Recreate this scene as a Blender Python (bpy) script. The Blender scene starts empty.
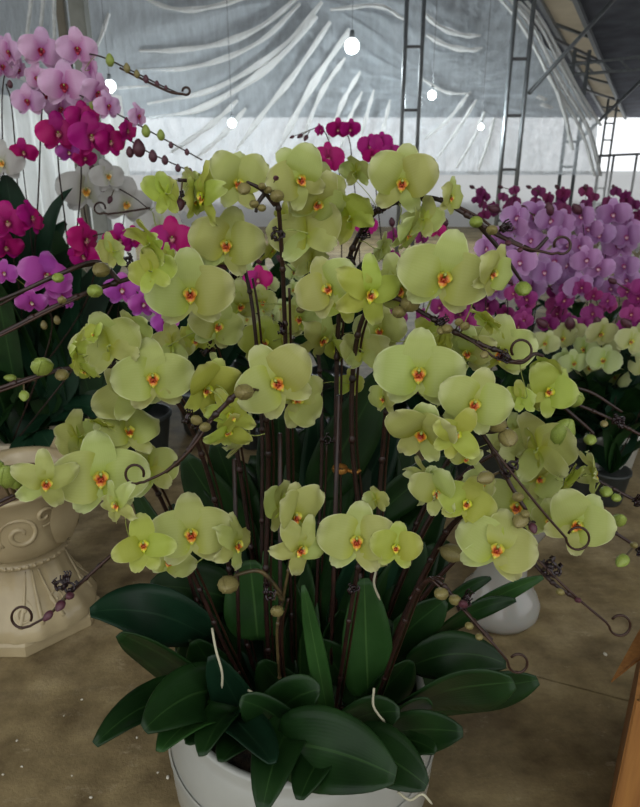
import bpy, math, random
from mathutils import Vector, Matrix, Euler, noise
random.seed(7)
sc = bpy.context.scene
C = sc.collection
PI = math.pi
R = math.radians

# ------------------------------------------------------------------ camera, world, exposure
F, CX, CY = 650.0, 320.0, 403.5
CAM = Vector((0, 0, 1.2)); TILT = R(20)
cd = bpy.data.cameras.new('camera'); co = bpy.data.objects.new('camera', cd); C.objects.link(co)
cd.sensor_fit = 'HORIZONTAL'; cd.sensor_width = 36; cd.lens = 36 * F / 640
cd.clip_start = 0.02; cd.clip_end = 200
cd.dof.use_dof = True; cd.dof.focus_distance = .82; cd.dof.aperture_fstop = 15
co.location = CAM; co.rotation_euler = (PI / 2 - TILT, 0, 0)
sc.camera = co
w = bpy.data.worlds.new('world'); sc.world = w; w.use_nodes = True
bg = w.node_tree.nodes['Background']; bg.inputs[0].default_value = (0.95, 0.98, 1.0, 1); bg.inputs[1].default_value = 2.0
sc.view_settings.view_transform = 'Standard'; sc.view_settings.look = 'None'
sc.view_settings.gamma = 1; sc.view_settings.exposure = -0.45
try: sc.view_settings.use_curve_mapping = False
except Exception: pass
sc.cycles.max_bounces = 8; sc.cycles.transparent_max_bounces = 24
# daylight is dimmed over the plants by the hall roof; one unseen warm area lamp added overhead as soft fill
ld = bpy.data.lights.new('overhead_fill', 'AREA'); ld.energy = 9; ld.size = 1.2; ld.color = (1.0, 0.93, 0.78)
lo = bpy.data.objects.new('overhead_fill', ld); C.objects.link(lo); lo.location = (-0.3, -0.6, 3.1); lo.rotation_euler = (R(-28), 0, 0)
lo.rotation_euler = (R(25), 0, 0)

FWD = Vector((0, math.cos(TILT), -math.sin(TILT))); UP = Vector((0, math.sin(TILT), math.cos(TILT)))
def ray(px, py): return Vector(((px - CX) / F, 0, 0)) + UP * (-(py - CY) / F) + FWD
def P(px, py, Y):
    d = ray(px, py); return CAM + d * (Y / d.y)
def G(px, py, z=0.0):
    d = ray(px, py); return CAM + d * ((z - CAM.z) / d.z)
def depth(p): return (p - CAM).dot(FWD)
def proj(p):
    v = p - CAM; k = v.dot(FWD); return (CX + F * v.x / k, CY - F * v.dot(UP) / k)

# ------------------------------------------------------------------ materials
def lin(c):
    f = lambda x: x / 12.92 if x <= .04045 else ((x + .055) / 1.055) ** 2.4
    return tuple(f(x / 255) for x in c) + (1,)
class NT:
    def __init__(s, name):
        s.m = bpy.data.materials.new(name); s.m.use_nodes = True; s.t = s.m.node_tree
        s.b = s.t.nodes['Principled BSDF']; s.o = s.t.nodes['Material Output']
    def n(s, ty, **k):
        x = s.t.nodes.new(ty)
        for a, v in k.items(): setattr(x, a, v)
        return x
    def l(s, a, b): s.t.links.new(a, b)
    def coord(s, out='Object', scale=(1, 1, 1)):
        tc = s.n('ShaderNodeTexCoord'); mp = s.n('ShaderNodeMapping'); s.l(tc.outputs[out], mp.inputs[0])
        mp.inputs['Scale'].default_value = scale; return mp.outputs[0]
    def noise(s, vec, scale, detail=4, rough=.5):
        x = s.n('ShaderNodeTexNoise'); x.inputs['Scale'].default_value = scale; x.inputs['Detail'].default_value = detail
        x.inputs['Roughness'].default_value = rough; s.l(vec, x.inputs['Vector']); return x.outputs['Fac']
    def ramp(s, fac, stops):
        r = s.n('ShaderNodeValToRGB'); e = r.color_ramp.elements
        while len(e) < len(stops): e.new(.5)
        for i, (p, c) in enumerate(stops): e[i].position = p; e[i].color = c
        s.l(fac, r.inputs[0]); return r.outputs[0]
    def mix(s, fac, a, b, mode='MIX'):
        x = s.n('ShaderNodeMix', data_type='RGBA', blend_type=mode)
        for i, v in ((0, fac), (6, a), (7, b)):
            if hasattr(v, 'is_output'): s.l(v, x.inputs[i])
            else: x.inputs[i].default_value = v
        return x.outputs[2]
    def math(s, op, a, b=0.0):
        x = s.n('ShaderNodeMath', operation=op)
        for i, v in ((0, a), (1, b)):
            if hasattr(v, 'is_output'): s.l(v, x.inputs[i])
            else: x.inputs[i].default_value = v
        return x.outputs[0]
    def bump(s, h, st=.3, d=.01):
        b = s.n('ShaderNodeBump'); b.inputs['Strength'].default_value = st; b.inputs['Distance'].default_value = d
        s.l(h, b.inputs['Height']); s.l(b.outputs[0], s.b.inputs['Normal']); return b.outputs[0]
    def set(s, **k):
        for a, v in k.items():
            i = s.b.inputs[a.replace('_', ' ')]
            if hasattr(v, 'is_output'): s.l(v, i)
            else: i.default_value = v
        return s
def plain(name, rgb, rough=.6, metal=0, var=.12, nscale=30, bump=.1, spec=.5):
    t = NT(name); v = t.coord(); f = t.noise(v, nscale)
    c = lin(rgb); d = tuple(x * (1 - var * 2) for x in c[:3]) + (1,); e = tuple(min(1, x * (1 + var)) for x in c[:3]) + (1,)
    t.set(Base_Color=t.ramp(f, [(.3, d), (.7, e)]), Roughness=rough, Metallic=metal); t.b.inputs['Specular IOR Level'].default_value = spec
    if bump: t.bump(f, bump, .003)
    return t.m

def tepal_mat(name, base, edge, core, vein, trans=.38, coreend=.32):
    t = NT(name); tc = t.n('ShaderNodeTexCoord'); sep = t.n('ShaderNodeSeparateXYZ'); t.l(tc.outputs['UV'], sep.inputs[0])
    u, v = sep.outputs[0], sep.outputs[1]
    ue = t.math('POWER', t.math('ABSOLUTE', t.math('SUBTRACT', t.math('MULTIPLY', u, 2.0), 1.0)), 3.0)
    ve = t.math('MAXIMUM', t.math('MULTIPLY', t.math('MULTIPLY', ue, v), 1.5), v)
    c = t.ramp(ve, [(0, lin(core)), (coreend, lin(base)), (.72, lin(base)), (1, lin(edge))])
    # veins running along the tepal, fanning out
    wv = t.n('ShaderNodeTexWave', wave_type='BANDS', bands_direction='X'); mp = t.n('ShaderNodeMapping'); mp.inputs['Scale'].default_value = (3.2, .25, 1)
    t.l(tc.outputs['UV'], mp.inputs[0]); t.l(mp.outputs[0], wv.inputs['Vector']); wv.inputs['Distortion'].default_value = 1.2; wv.inputs['Scale'].default_value = 1.6
    f = t.math('MULTIPLY', wv.outputs['Fac'], .16)
    c = t.mix(t.math('MULTIPLY', f, .55), c, lin(vein))
    nz = t.noise(t.coord('Object'), 9, 3); c = t.mix(t.math('MULTIPLY', nz, .22), c, lin(vein))
    oi = t.n('ShaderNodeObjectInfo'); hs = t.n('ShaderNodeHueSaturation')
    t.l(t.math('ADD', t.math('MULTIPLY', oi.outputs['Random'], .035), .4825), hs.inputs['Hue']); t.l(c, hs.inputs['Color'])
    t.l(t.math('ADD', t.math('MULTIPLY', oi.outputs['Random'], .2), .9), hs.inputs['Value'])
    c = hs.outputs[0]
    t.set(Base_Color=c, Roughness=.5); t.b.inputs['Specular IOR Level'].default_value = .25
    t.bump(wv.outputs['Fac'], .03, .004)
    tr = t.n('ShaderNodeBsdfTranslucent'); t.l(c, tr.inputs[0]); mx = t.n('ShaderNodeMixShader'); mx.inputs[0].default_value = trans
    t.l(t.b.outputs[0], mx.inputs[1]); t.l(tr.outputs[0], mx.inputs[2]); t.l(mx.outputs[0], t.o.inputs[0])
    return t.m
def lip_mat(name, outer, mid, throat, r0=.03, r1=.085):
    t = NT(name); v = t.coord('Object'); ln = t.n('ShaderNodeVectorMath', operation='LENGTH')
    mp = t.n('ShaderNodeMapping'); mp.inputs['Location'].default_value = (0, .045, .04); t.l(v, mp.inputs[0]); t.l(mp.outputs[0], ln.inputs[0])
    nz = t.math('MULTIPLY', t.math('SUBTRACT', t.noise(v, 45, 2), .5), .07)
    f = t.math('ADD', ln.outputs['Value'], nz)
    f = t.math('MULTIPLY', f, 5.0)
    c = t.ramp(f, [(r0 * 5, lin(throat)), ((r0 + r1) * 2.5, lin(mid)), (r1 * 5, lin(outer))])
    t.set(Base_Color=c, Roughness=.45); return t.m
SETS = {}
SETS['green'] = (tepal_mat('pale_green_petal', (179, 184, 110), (208, 210, 160), (168, 174, 48), (146, 162, 64)), lip_mat('yellow_lip_red_throat', (186, 188, 66), (206, 132, 34), (146, 40, 14)))
SETS['lime'] = (tepal_mat('lime_petal', (174, 182, 80), (200, 204, 132), (160, 168, 34), (132, 150, 48)), lip_mat('lime_lip_red_throat', (186, 200, 50), (206, 170, 40), (150, 46, 20)))
SETS['pink'] = (tepal_mat('pale_pink_petal', (214, 176, 208), (222, 194, 220), (170, 70, 150), (190, 120, 180), coreend=.45), lip_mat('crimson_lip', (165, 20, 70), (150, 10, 50), (110, 0, 30)))
SETS['magenta'] = (tepal_mat('magenta_petal', (165, 12, 108), (180, 24, 122), (110, 2, 60), (130, 4, 84), .2), lip_mat('dark_magenta_lip', (135, 5, 70), (115, 5, 50), (200, 150, 140)))
SETS['violet'] = (tepal_mat('violet_pink_petal', (182, 78, 172), (206, 130, 202), (150, 40, 140), (150, 50, 150)), lip_mat('dark_lip_white_throat', (150, 16, 80), (130, 10, 60), (220, 200, 190)))
SETS['lilac'] = (tepal_mat('lilac_petal', (186, 142, 188), (204, 170, 208), (150, 84, 146), (166, 112, 172), coreend=.5), lip_mat('plum_lip', (140, 40, 110), (150, 50, 90), (210, 180, 190)))  # lighter, greyer lilac: background haze is put into its colour
SETS['white'] = (tepal_mat('white_petal', (196, 194, 188), (204, 204, 200), (180, 184, 140), (180, 178, 176)), lip_mat('white_lip_yellow_throat', (220, 210, 180), (220, 170, 50), (190, 120, 30)))
SETS['cream'] = (tepal_mat('cream_petal', (190, 196, 138), (204, 208, 164), (170, 184, 80), (160, 176, 96)), lip_mat('cream_lip', (190, 196, 70), (180, 140, 40), (120, 60, 20)))
SETS['magenta_hazed'] = (tepal_mat('hazed_magenta_petal', (150, 52, 118), (172, 80, 142), (120, 20, 80), (130, 30, 96), .25), SETS['magenta'][1])  # desaturated copy of magenta, distance haze painted into the petals
SETS['plum'] = (tepal_mat('plum_petal', (120, 40, 92), (130, 60, 105), (90, 20, 60), (100, 20, 70), .15), SETS['magenta'][1])

def leaf_mat(name, a, b, rib):
    t = NT(name); tc = t.n('ShaderNodeTexCoord'); sep = t.n('ShaderNodeSeparateXYZ'); t.l(tc.outputs['UV'], sep.inputs[0])
    d = t.math('ABSOLUTE', t.math('SUBTRACT', sep.outputs[0], .5))
    f = t.noise(t.coord('Object'), 14, 3)
    c = t.ramp(f, [(.3, lin(a)), (.7, lin(b))])
    ribf = t.math('LESS_THAN', d, .018)
    c = t.mix(t.math('MULTIPLY', ribf, .5), c, lin(rib))
    wv = t.n('ShaderNodeTexWave', bands_direction='X'); mp = t.n('ShaderNodeMapping'); mp.inputs['Scale'].default_value = (7, .1, 1)
    t.l(tc.outputs['UV'], mp.inputs[0]); t.l(mp.outputs[0], wv.inputs['Vector']); wv.inputs['Scale'].default_value = 1
    t.set(Base_Color=c, Roughness=.42); t.b.inputs['Specular IOR Level'].default_value = .22
    t.bump(wv.outputs['Fac'], .05, .002); return t.m
LEAF = leaf_mat('dark_orchid_leaf', (13, 34, 11), (26, 52, 20), (50, 78, 38))
LEAF2 = leaf_mat('mid_green_leaf', (26, 56, 20), (42, 74, 32), (72, 104, 52))
LEAFB = leaf_mat('deep_blue_green_leaf', (11, 33, 19), (22, 50, 32), (42, 68, 46))
STEM = plain('dark_maroon_stem', (44, 22, 16), .45, nscale=60, var=.3)
STEMB = plain('brown_green_stem', (84, 70, 40), .5, nscale=60, var=.3)
BUDM = plain('olive_brown_bud', (128, 118, 70), .5, nscale=40, var=.22)
BUDG = plain('green_bud', (134, 150, 64), .5, nscale=40, var=.2)
BUDD = plain('dark_purple_bud', (82, 40, 52), .5, nscale=40, var=.3)
WIRE = plain('dark_brown_wire', (56, 34, 24), .35, .3, bump=0)
CLIP = plain('black_plastic_clip', (34, 18, 22), .2, bump=0)
ROOT = plain('pale_root', (170, 165, 140), .7)
PED = plain('green_flower_stalk', (150, 160, 80), .5)

# ------------------------------------------------------------------ mesh helpers
def mesh(name, vs, fs, m, uv=None, smooth=True):
    me = bpy.data.meshes.new(name); me.from_pydata([tuple(v) for v in vs], [], fs)
    me.materials.append(m)
    if uv is not None:
        ul = me.uv_layers.new(name='uv')
        for lp in me.loops: ul.data[lp.index].uv = uv[lp.vertex_index]
    if smooth: me.polygons.foreach_set('use_smooth', [True] * len(me.polygons))
    me.update(); return me
def link(name, me, parent=None, mat=None):
    o = bpy.data.objects.new(name, me); C.objects.link(o)
    if parent is not None: o.parent = parent
    if mat is not None: o.matrix_local = mat
    return o
def thing(name, label, cat, loc=(0, 0, 0), group=None, rot=0):
    o = bpy.data.objects.new(name, None); C.objects.link(o); o.location = loc; o.rotation_euler = (0, 0, rot)
    o.empty_display_size = .05; o['label'] = label; o['category'] = cat
    if group: o['group'] = group
    return o
def tag(o, label, cat, group=None):
    o['label'] = label; o['category'] = cat
    if group: o['group'] = group
    return o
def struct(o): o['kind'] = 'structure'; return o
class MB:
    def __init__(s): s.v = []; s.f = []
    def add(s, vs, fs):
        k = len(s.v); s.v += [Vector(x) for x in vs]; s.f += [tuple(i + k for i in f) for f in fs]
    def grid(s, rows, closed=False):
        n = len(rows[0]); vs = [p for r in rows for p in r]; fs = []
        for i in range(len(rows) - 1):
            for j in range(n if closed else n - 1):
                a = i * n + j; b = i * n + (j + 1) % n; fs.append((a, b, b + n, a + n))
        s.add(vs, fs)
    def tube(s, pts, r, n=6, cap=True):
        pts = [Vector(p) for p in pts]; rs = r if isinstance(r, (list, tuple)) else [r] * len(pts)
        rows = []; ref = None
        for i, p in enumerate(pts):
            t = (pts[min(i + 1, len(pts) - 1)] - pts[max(i - 1, 0)])
            if t.length < 1e-9: t = Vector((0, 0, 1))
            t.normalize()
            if ref is None: ref = t.orthogonal().normalized()
            ref = (ref - t * ref.dot(t))
            if ref.length < 1e-6: ref = t.orthogonal()
            ref.normalize(); b = t.cross(ref)
            rows.append([p + (ref * math.cos(2 * PI * k / n) + b * math.sin(2 * PI * k / n)) * rs[i] for k in range(n)])
        k0 = len(s.v); s.grid(rows, True)
        if cap:
            s.f.append(tuple(k0 + i for i in reversed(range(n)))); e = len(s.v) - n; s.f.append(tuple(e + i for i in range(n)))
    def box(s, c, h, rot=None):
        vs = []
        for x in (-1, 1):
            for y in (-1, 1):
                for z in (-1, 1):
                    p = Vector((x * h[0], y * h[1], z * h[2]))
                    if rot is not None: p = rot @ p
                    vs.append(Vector(c) + p)
        s.add(vs, [(0, 1, 3, 2), (4, 6, 7, 5), (0, 4, 5, 1), (2, 3, 7, 6), (0, 2, 6, 4), (1, 5, 7, 3)])
    def bar(s, a, b, w, h=None):
        a, b = Vector(a), Vector(b); d = b - a; q = d.to_track_quat('X', 'Z').to_matrix()
        s.box((a + b) / 2, (d.length / 2, w / 2, (h or w) / 2), q)
    def lathe(s, prof, n=40, mod=None, c=(0, 0, 0)):
        rows = []
        for r, z in prof:
            rows.append([Vector(c) + Vector(((r * (mod(2 * PI * k / n, z) if mod else 1)) * math.cos(2 * PI * k / n), (r * (mod(2 * PI * k / n, z) if mod else 1)) * math.sin(2 * PI * k / n), z)) for k in range(n)])
        s.grid(rows, True)
    def ball(s, c, r, rot=None, n=10, m=7, tip=0):
        rows = []
        for i in range(m + 1):
            a = PI * i / m; row = []
            for k in range(n):
                b = 2 * PI * k / n; z = math.cos(a)
                q = math.sin(a) * (1 - tip * max(0, z) ** 1.0)
                p = Vector((q * math.cos(b) * r[0], q * math.sin(b) * r[1], z * r[2]))
                if rot is not None: p = rot @ p
                row.append(Vector(c) + p)
            rows.append(row)
        s.grid(rows, True)
    def me(s, name, m, smooth=True): return mesh(name, s.v, s.f, m, None, smooth)
def smoothpath(pts, k=6):
    pts = [Vector(p) for p in pts]; out = []
    q = [pts[0] * 2 - pts[1]] + pts + [pts[-1] * 2 - pts[-2]]
    for i in range(1, len(q) - 2):
        a, b, c, d = q[i - 1:i + 3]
        for j in range(k):
            t = j / k
            out.append(.5 * ((2 * b) + (c - a) * t + (2 * a - 5 * b + 4 * c - d) * t * t + (3 * b - a - 3 * c + d) * t ** 3))
    out.append(pts[-1]); return out

# ------------------------------------------------------------------ the flower
def tepal_geo(L, W, phi, cup=.06, back=0.0, ruf=.02, seed=0, nu=7, nv=9, skew=.8, claw=.12, off=0.0, fold=.0):
    rows = []; uv = []
    ca, sa = math.cos(phi), math.sin(phi)
    for i in range(nv):
        t = (1 - math.cos(PI * (i + .15) / (nv - 1 + .15))) / 2 if i else 0.0
        if i == nv - 1: t = .995
        s_ = t ** skew
        wd = W * max(claw * (1 - t) ** 2, math.sqrt(max(0, 4 * s_ * (1 - s_))) ** .85)
        if i == nv - 1: wd = W * .3
        row = []
        for j in range(nu):
            u = -1 + 2 * j / (nu - 1)
            al = L * t + (-.05 * L * (u * u) if i == nv - 1 else 0)
            x = u * wd
            y = -(cup * math.sin(PI * t) * (1 - .4 * u * u)) + back * t * t + fold * abs(u) * wd + off
            y += ruf * math.sin(seed * 2.1 + u * 3.1 + t * 5.0) * t + ruf * .6 * math.sin(seed + t * 9) * abs(u)
            # direction phi measured from +Z clockwise
            X = al * sa + x * ca; Z = al * ca - x * sa
            row.append(Vector((X, y, Z))); uv.append(((u + 1) / 2, t))
        rows.append(row)
    mb = MB(); mb.grid(rows); return mb, uv
def tepal_mesh(name, m, **k):
    mb, uv = tepal_geo(**k); return mesh(name, mb.v, mb.f, m, uv)
VARS = [dict(p=86, pb=.02, cup=.08, sp=(0, 138, -138), ruf=.03), dict(p=78, pb=-.05, cup=.11, sp=(6, 146, -136), ruf=.035),
        dict(p=90, pb=.07, cup=.05, sp=(-5, 140, -146), ruf=.04), dict(p=50, pb=-.2, cup=.13, sp=(3, 150, -150), ruf=.03),
        dict(p=60, pb=-.02, cup=.07, sp=(4, 146, -140), ruf=.03), dict(p=76, pb=.16, cup=.03, sp=(0, 128, -128), ruf=.05),
        dict(p=104, pb=-.16, cup=.12, sp=(0, 158, -158), ruf=.02, W=.19, S=.2), dict(p=66, pb=.1, cup=.05, sp=(-8, 150, -124), ruf=.04, W=.17, S=.13)]
def lip_geo():
    mb = MB()
    # two side lobes cupping up beside the column, and a short pointed mid lobe
    for s in (-1, 1):
        rows = []
        for i in range(6):
            t = i / 5; row = []
            for j in range(5):
                u = j / 4; w_ = math.sin(PI * (.15 + .8 * t)) ** .8
                row.append(Vector((s * (.012 + .085 * u * w_), -.028 - .07 * u ** 1.6 - .012 * math.sin(u * 6), -.075 + .135 * t + .01 * u)))
            rows.append(row)
        mb.grid(rows)
    rows = []
    for i in range(7):
        t = i / 6; wd = [.03, .052, .062, .056, .042, .026, .008][i]; row = []
        for j in range(7):
            u = -1 + j / 3
            row.append(Vector((u * wd, -.035 - .055 * math.sin(PI * .7 * t) + .03 * u * u, -.035 - .125 * t)))
        rows.append(row)
    mb.grid(rows)
    mb.ball((0, -.062, -.04), (.026, .026, .018))
    for s in (-1, 1): mb.ball((s * .02, -.075, -.055), (.012, .012, .012), None, 6, 4)
    return mb
def column_geo(mb):
    mb.tube([(0, .01, .005), (0, -.03, .018), (0, -.06, .022), (0, -.075, .008)], [.022, .02, .021, .013], 8)
FM = {}
for key, (tm, lm) in SETS.items():
    for vi, V in enumerate(VARS):
        g = {}
        g['sepal'] = [tepal_mesh('sepal', tm, L=.5 if k == 0 else .46, W=V.get('S', .185) if k == 0 else .145, phi=R(a), cup=.03, back=.06 + V['pb'] * .5, ruf=V['ruf'], seed=vi * 3 + k, nu=5, nv=8, skew=.78, claw=.35, off=-.022 if k == 0 else .012) for k, a in enumerate(V['sp'])]
        g['petal'] = [tepal_mesh('petal', tm, L=.52, W=V.get('W', .285), phi=R(s * V['p']), cup=V['cup'], back=V['pb'], ruf=V['ruf'], seed=vi * 5 + s, nu=9, nv=11, skew=.64, claw=.12) for s in (1, -1)]
        FM[key, vi] = g
        mb = MB(); uvs = []
        for k, a in enumerate(V['sp']):
            q, uv = tepal_geo(L=.46, W=.155, phi=R(a), cup=.03, back=.06, seed=k, nu=3, nv=6, skew=.78, claw=.35, off=.012); mb.add(q.v, q.f); uvs += uv
        for s in (1, -1):
            q, uv = tepal_geo(L=.52, W=.31, phi=R(s * V['p']), cup=V['cup'], back=V['pb'], ruf=V['ruf'], seed=s, nu=5, nv=7, skew=.72); mb.add(q.v, q.f); uvs += uv
        FM[key, vi, 'one'] = mesh('flower', mb.v, mb.f, tm, uvs)
    q_ = lip_geo(); q_.v = [p * .86 for p in q_.v]; FM[key, 'lip'] = q_.me('lip', lm)
I4 = Matrix.Identity(4)
def orient(p, yaw, pitch, roll, s):
    n = (CAM - p).normalized(); r = Vector((0, 0, 1)).cross(n).normalized(); u = n.cross(r)
    M = Matrix((( r.x, -n.x, u.x), (r.y, -n.y, u.y), (r.z, -n.z, u.z)))
    M = M @ Matrix.Rotation(R(yaw), 3, 'Z') @ Matrix.Rotation(R(pitch), 3, 'X') @ Matrix.Rotation(R(roll), 3, 'Y')
    M4 = M.to_4x4() @ Matrix.Scale(s, 4); M4.translation = p; return M4
def add_flower(root, p, s, yaw, pitch, roll, key, vi, stem=None, full=True, lip=True):
    M = orient(p, yaw, pitch, roll, s); L = Matrix.Translation(-root.location) @ M
    if not full:
        f = link('flower', FM[key, vi, 'one'], root, L)
        if lip: link('lip', FM[key, 'lip'], f)
        return f
    mb = MB(); column_geo(mb)
    if stem is not None:
        q = M.inverted() @ stem; d = q.length
        mb.tube(smoothpath([(0, 0, 0), (0, min(.2, d * .4), -.01), q * .6 + Vector((0, .04, .05)), q], 3), .011, 5)
    f = link('flower', mb.me('flower', PED), root, L)
    g = FM[key, vi]
    for me in g['sepal']: link('sepal', me, f)
    for me in g['petal']: link('petal', me, f)
    link('lip', FM[key, 'lip'], f); return f
def bud_mesh(m):
    mb = MB(); mb.ball((0, 0, 0), (.5, .42, .68), None, 10, 8, .35)
    # the seams of the closed sepals
    for k in range(3):
        a = 2 * PI * k / 3; mb.tube([Vector((math.cos(a) * .5 * math.sin(t) * (1 - .35 * max(0, math.cos(t))) * 1.0, math.sin(a) * .42 * math.sin(t) * (1 - .35 * max(0, math.cos(t))), .68 * math.cos(t))) for t in [PI * (i + .5) / 8 for i in range(8)]], .03, 4)
    return mb.me('bud', m)
BUD = {'b': bud_mesh(BUDM), 'g': bud_mesh(BUDG), 'd': bud_mesh(BUDD)}
def add_bud(root, p, s, kind, stem, tilt=None):
    d = (p - stem) if stem is not None else Vector((0, 0, 1))
    if d.length < 1e-4: d = Vector((.3, -.3, 1))
    q = d.to_track_quat('Z', 'Y').to_matrix().to_4x4() @ Matrix.Scale(s, 4); q.translation = p - root.location
    b = link('bud', BUD[kind], root, q)
    if stem is not None:
        iv = (Matrix.Translation(root.location) @ q).inverted(); a = iv @ stem; mb = MB()
        mb.tube(smoothpath([Vector((0, 0, -.6)), Vector((0, 0, -.9)) * .5 + a * .5, a], 3), .09, 5)
        link('stalk', mb.me('stalk', STEMB), b)
    return b
# black claw clip: two sprung jaws with teeth and a coil
cm = MB()
for s in (-1, 1):
    cm.tube([(s * .5 * math.cos(a), .1 * s, .55 * math.sin(a)) for a in [R(x) for x in range(-70, 250, 32)]], .12, 6)
    for k in range(3): cm.tube([(s * .3, -.3 + .3 * k, .1), (s * .75, -.35 + .3 * k, .5), (s * .5, -.3 + .3 * k, .8)], .09, 5)
cm.tube([(-.2, 0, -.2), (.2, 0, -.2)], .22, 8)
CLIPM = cm.me('clip', CLIP)
def add_clip(root, p, s=.011):
    M = Euler((random.uniform(-1, 1), random.uniform(-1, 1), random.uniform(0, 6))).to_matrix().to_4x4() @ Matrix.Scale(s, 4)
    M.translation = p - root.location; return link('clip', CLIPM, root, M)
def add_tube(name, root, pts, r, m, n=6):
    mb = MB(); mb.tube([p - root.location for p in pts], r, n); return link(name, mb.me(name, m), root)
def stem_part(root, path, r0, r1, m, nodes=True):
    r0 *= .72; r1 *= .8; n = len(path); rs = [r0 + (r1 - r0) * i / (n - 1) for i in range(n)]
    mb = MB(); mb.tube([p - root.location for p in path], rs, 8)
    if nodes:
        for i in range(4, n - 1, 5):
            d = (path[i + 1] - path[i]).normalized(); q = path[i] - root.location
            mb.tube([q - d * rs[i] * 1.2, q, q + d * rs[i] * 2.4], [rs[i] * 1.05, rs[i] * 1.55, rs[i] * .9], 8)
    return link('stem', mb.me('stem', m), root)
def curl_wire(root, pts, end, rad, turn=1, r=.0016, phase=None, sweep=335):
    """wire along pts then a loop of pixel radius rad centred on end (in a plane facing the aisle)"""
    path = smoothpath([P(*p) for p in pts], 6); Y = pts[-1][2]; lx, ly = pts[-1][0], pts[-1][1]
    a0 = math.atan2(ly - end[1], lx - end[0])
    c = []
    for i in range(1, 19):
        a = a0 + turn * R(sweep) * i / 18; rr = rad * (1 - .12 * i / 18)
        c.append(P(end[0] + rr * math.cos(a), end[1] + rr * math.sin(a), Y + .006 * i / 18))
    return add_tube('support_wire', root, path + c, r, WIRE)
def leaf_part(root, B, T, wpx, mat=None, lift=.25, roll=0.0, vf=.25, nv=14, solid=True, shape=.75, name='leaf'):
    """strap leaf from B to T; lift arches it upward; roll turns its face"""
    wd = wpx; L = (T - B).length; mid = (B + T) / 2 + Vector((0, 0, lift * L))
    ax = (T - B).normalized(); q = Matrix.Rotation(R(roll), 3, ax)
    rows = []; uv = []
    for i in range(nv):
        t = i / (nv - 1); t = t + .25 * t * (1 - t) * (1 if t > .5 else .6); p = B * (1 - t) ** 2 + mid * 2 * t * (1 - t) + T * t * t
        tg = ((mid - B) * (1 - t) + (T - mid) * t).normalized()
        az = abs(tg.z); side = tg.cross(Vector((0, -1.7 * az * az, 1.02 - .7 * az)))
        if side.length < .15: side = Vector((1, 0, 0))
        side = q @ side.normalized(); nrm = side.cross(tg).normalized()
        ww = wd / 2 * (.16 * (1 - t) + max(0, math.sin(PI * min(1, t ** (shape * 1.12)))) ** .5)
        if i == nv - 1: ww = wd * .1
        row = []
        for j in range(7):
            u = -1 + j / 3
            row.append(p - root.location + side * u * ww + nrm * (abs(u) ** 1.5 * vf * ww + .03 * ww * math.sin(t * 9 + u * 2)))
            uv.append(((u + 1) / 2, t))
        rows.append(row)
    mb = MB(); mb.grid(rows)
    o = link(name, mesh(name, mb.v, mb.f, mat or LEAF, uv), root)
    if solid:
        md = o.modifiers.new('thick', 'SOLIDIFY'); md.thickness = .0018; md.offset = 0
    return o
def LF(root, b, t, wpx, Y0, Y1, **k):
    wpx *= 1.02; B, T = P(b[0], b[1], Y0), P(t[0], t[1], Y1); return leaf_part(root, B, T, wpx / F * depth((B + T) / 2), **k)

# ------------------------------------------------------------------ setting: floor
t = NT('worn_concrete'); v = t.coord('Object')
n1 = t.noise(v, 1.6, 6, .62); n2 = t.noise(v, 9, 5, .6); n3 = t.noise(v, 140, 3, .6)
c = t.ramp(n1, [(.32, lin((146, 126, 86))), (.5, lin((188, 168, 122))), (.7, lin((216, 198, 158)))])
c = t.mix(t.math('MULTIPLY', t.math('POWER', n2, 1.6), 1.3), c, lin((104, 88, 60)), 'MULTIPLY')
st = t.noise(t.coord('Object', (1.2, 2.2, 1)), 2.2, 7, .72)
c = t.mix(t.math('MULTIPLY', t.ramp(st, [(.42, (0, 0, 0, 1)), (.62, (1, 1, 1, 1))]), .55), c, lin((116, 98, 68)), 'MULTIPLY')
scf = t.noise(t.coord('Object', (2, 4, 1)), 4.5, 8, .8); c = t.mix(t.math('MULTIPLY', t.ramp(scf, [(.58, (0, 0, 0, 1)), (.7, (1, 1, 1, 1))]), .5), c, lin((214, 200, 168)))
c = t.mix(t.math('MULTIPLY', n3, .3), c, lin((60, 50, 36)))
vor = t.n('ShaderNodeTexVoronoi', feature='DISTANCE_TO_EDGE'); vor.inputs['Scale'].default_value = .9
dv = t.mix(.25, v, t.n('ShaderNodeTexNoise').outputs['Color']); t.l(dv, vor.inputs['Vector'])
crack = t.math('LESS_THAN', vor.outputs['Distance'], .004)
t.set(Base_Color=c, Roughness=.62)
t.bump(t.math('ADD', n3, n2), .35, .004)
CONC = t.m
a, b = G(478, 661), G(640, 704); d = (b - a).normalized(); nn = Vector((-d.y, d.x, 0))
if nn.y < 0: nn = -nn
def slab(name, edge, far):
    vs = list(edge) + [edge[-1] + nn * far, edge[0] + nn * far]
    if far < 0: vs = vs[::-1]
    n = len(vs); lo = [x + Vector((0, 0, -.06)) for x in vs]
    return struct(link(name, mesh(name, vs + lo, [tuple(range(n)), tuple(range(2 * n - 1, n - 1, -1))] + [(i, i + n, (i + 1) % n + n, (i + 1) % n) for i in range(n)], CONC, None, False)))
p0, p1 = a - d * 26, a + d * 18; pm = a - d * .25
slab('floor', [p0, pm, a + nn * .002, b + nn * .003, p1 + nn * .004], 13.5); slab('floor', [p0, pm, a - nn * .002, b - nn * .003, p1 - nn * .004], -14)
t = NT('sunlit_pale_ground'); t.set(Base_Color=t.ramp(t.noise(t.coord(), 1.5), [(.3, (.8, .8, .78, 1)), (.7, (.9, .9, .9, 1))]), Roughness=.9)
mb = MB(); mb.grid([[Vector((-60, 8, -.09)), Vector((70, 10, -.09))], [Vector((-60, 140, -.09)), Vector((70, 140, -.09))]]); struct(link('ground', mb.me('ground', t.m, False)))
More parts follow.
